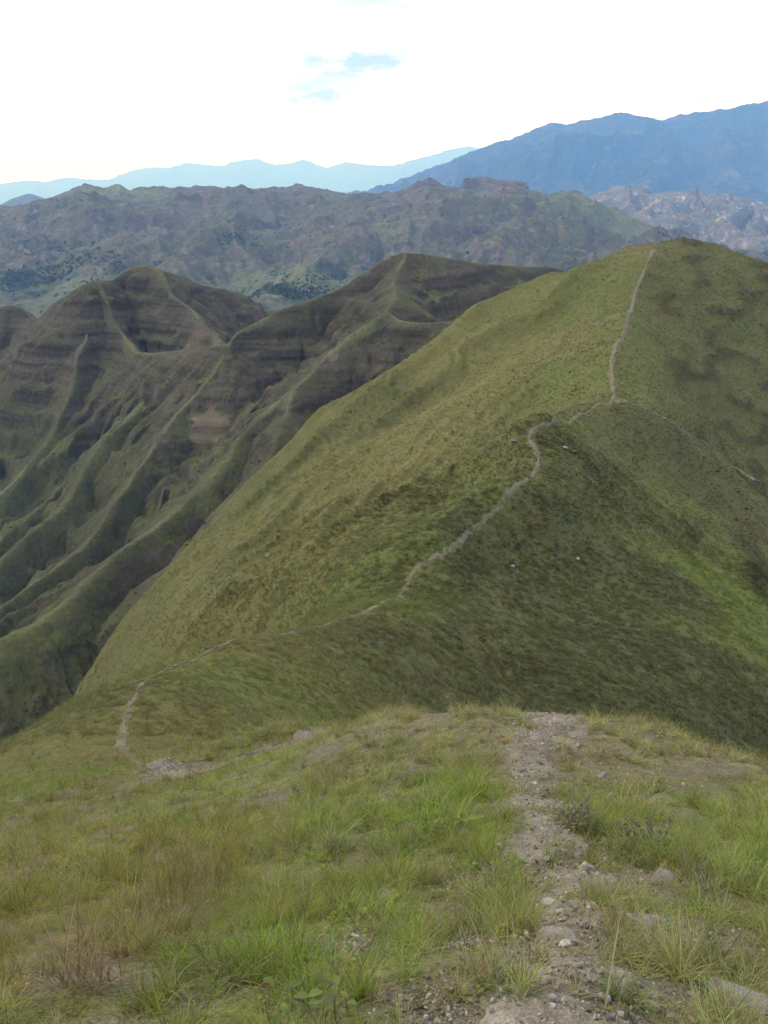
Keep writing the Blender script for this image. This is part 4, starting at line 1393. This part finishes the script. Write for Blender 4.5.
def twigs(name, n, h, sp, w):
    """bare branching twigs as tapering four-sided rods"""
    V, Q = [], []

    def rod(a, b, r0, r1):
        a, b = Vector(a), Vector(b)
        d = (b - a).normalized()
        x = d.orthogonal().normalized()
        y = d.cross(x)
        k = len(V)
        for c, r_ in ((a, r0), (b, r1)):
            for j in range(4):
                t = j * math.pi / 2
                V.append(c + (x * math.cos(t) + y * math.sin(t)) * r_)
        for j in range(4):
            Q.append((k + j, k + (j + 1) % 4, k + 4 + (j + 1) % 4, k + 4 + j))
    for _ in range(n):
        a = Vector((random.uniform(-sp, sp) * 0.3, random.uniform(-sp, sp) * 0.3, -0.02))
        d = Vector((random.gauss(0, 0.35), random.gauss(0, 0.35), 1)).normalized()
        L_ = h * random.uniform(0.6, 1.1)
        for s_ in range(4):
            b = a + d * L_ / 4
            rod(a, b, w * (1 - s_ * 0.2), w * (0.8 - s_ * 0.2))
            if s_ > 0:
                e = (d + Vector((random.gauss(0, 0.6), random.gauss(0, 0.6), 0.1))).normalized()
                rod(b, b + e * L_ * 0.28, w * 0.5, w * 0.15)
            a = b
            d = (d + Vector((random.gauss(0, 0.15), random.gauss(0, 0.15), 0.05))).normalized()
    return mesh_np(name, np.array(V), quads=np.array(Q), smooth=False)


MB_ = M('twig_bark')
MAT_TWIG = MB_.out(MB_.mix(MB_.noise(40), (0.10, 0.085, 0.065), (0.21, 0.185, 0.15)))
BGp = 'small shrubs in the foreground'
plant(576, 832, 'shrub', 'grey green twiggy shrub at the right edge of the path below the brow', 'shrub', [('twigs', twigs('twigs', 12, 0.24, 0.2, 0.0035), MAT_TWIG), ('foliage', leafball('foliage', 420, 0.17, 0.9, 0.012), B_GREY)], BGp)
plant(645, 850, 'shrub', 'spreading grey green shrub in dry grass right of the path', 'shrub', [('twigs', twigs('twigs', 14, 0.22, 0.3, 0.0035), MAT_TWIG), ('foliage', leafball('foliage', 460, 0.22, 0.6, 0.012), B_GREY)], BGp)
plant(700, 890, 'shrub', 'bare dry twiggy shrub standing pale in the right foreground', 'shrub', [('twigs', twigs('twigs', 12, 0.20, 0.18, 0.003), MAT_TWIG)], BGp)


plant(335, 1030, 'broad_leaved_plant', 'broad leaved green plant with woody stems at the bottom edge', 'plant', [('stem', twigs('stem', 4, 0.22, 0.08, 0.004), MAT_TWIG), ('foliage', broad_leaves('foliage', 14, 0.15, 0.036, 3), B_GREEN)], BGp)
plant(283, 1028, 'broad_leaved_plant', 'slender seedling with one small red leaf beside the broad leaved plant', 'plant', [('stem', twigs('stem', 2, 0.24, 0.03, 0.003), MAT_TWIG), ('leaf', broad_leaves('leaf', 1, 0.2, 0.024, 5), B_SHOOT), ('foliage', broad_leaves('foliage', 9, 0.13, 0.04, 6), B_GREEN)], BGp)


def stalk(u, v, h, lean, label, mat=B_STRAW):
    p = hit(u, v)
    me = blades('dry_stalk', 1, h, 0, 0.006, 0.0, lean, 0.15, 5, 0.002)
    o = link('dry_stalk', me, mat)
    o.location = (p[0], p[1], float(zA(p[0], p[1])))
    tag(o, label, 'stalk', 'single dry stalks standing above the grass')


stalk(140, 935, 0.20, 0.1, 'pale dry stalk standing beside the small dark rock on the left')
stalk(700, 905, 0.22, 0.1, 'pale dry stalk in the right foreground by the bare twiggy shrub')
stalk(604, 1015, 0.26, 0.2, 'thin straw stalk right of the path at the bottom')
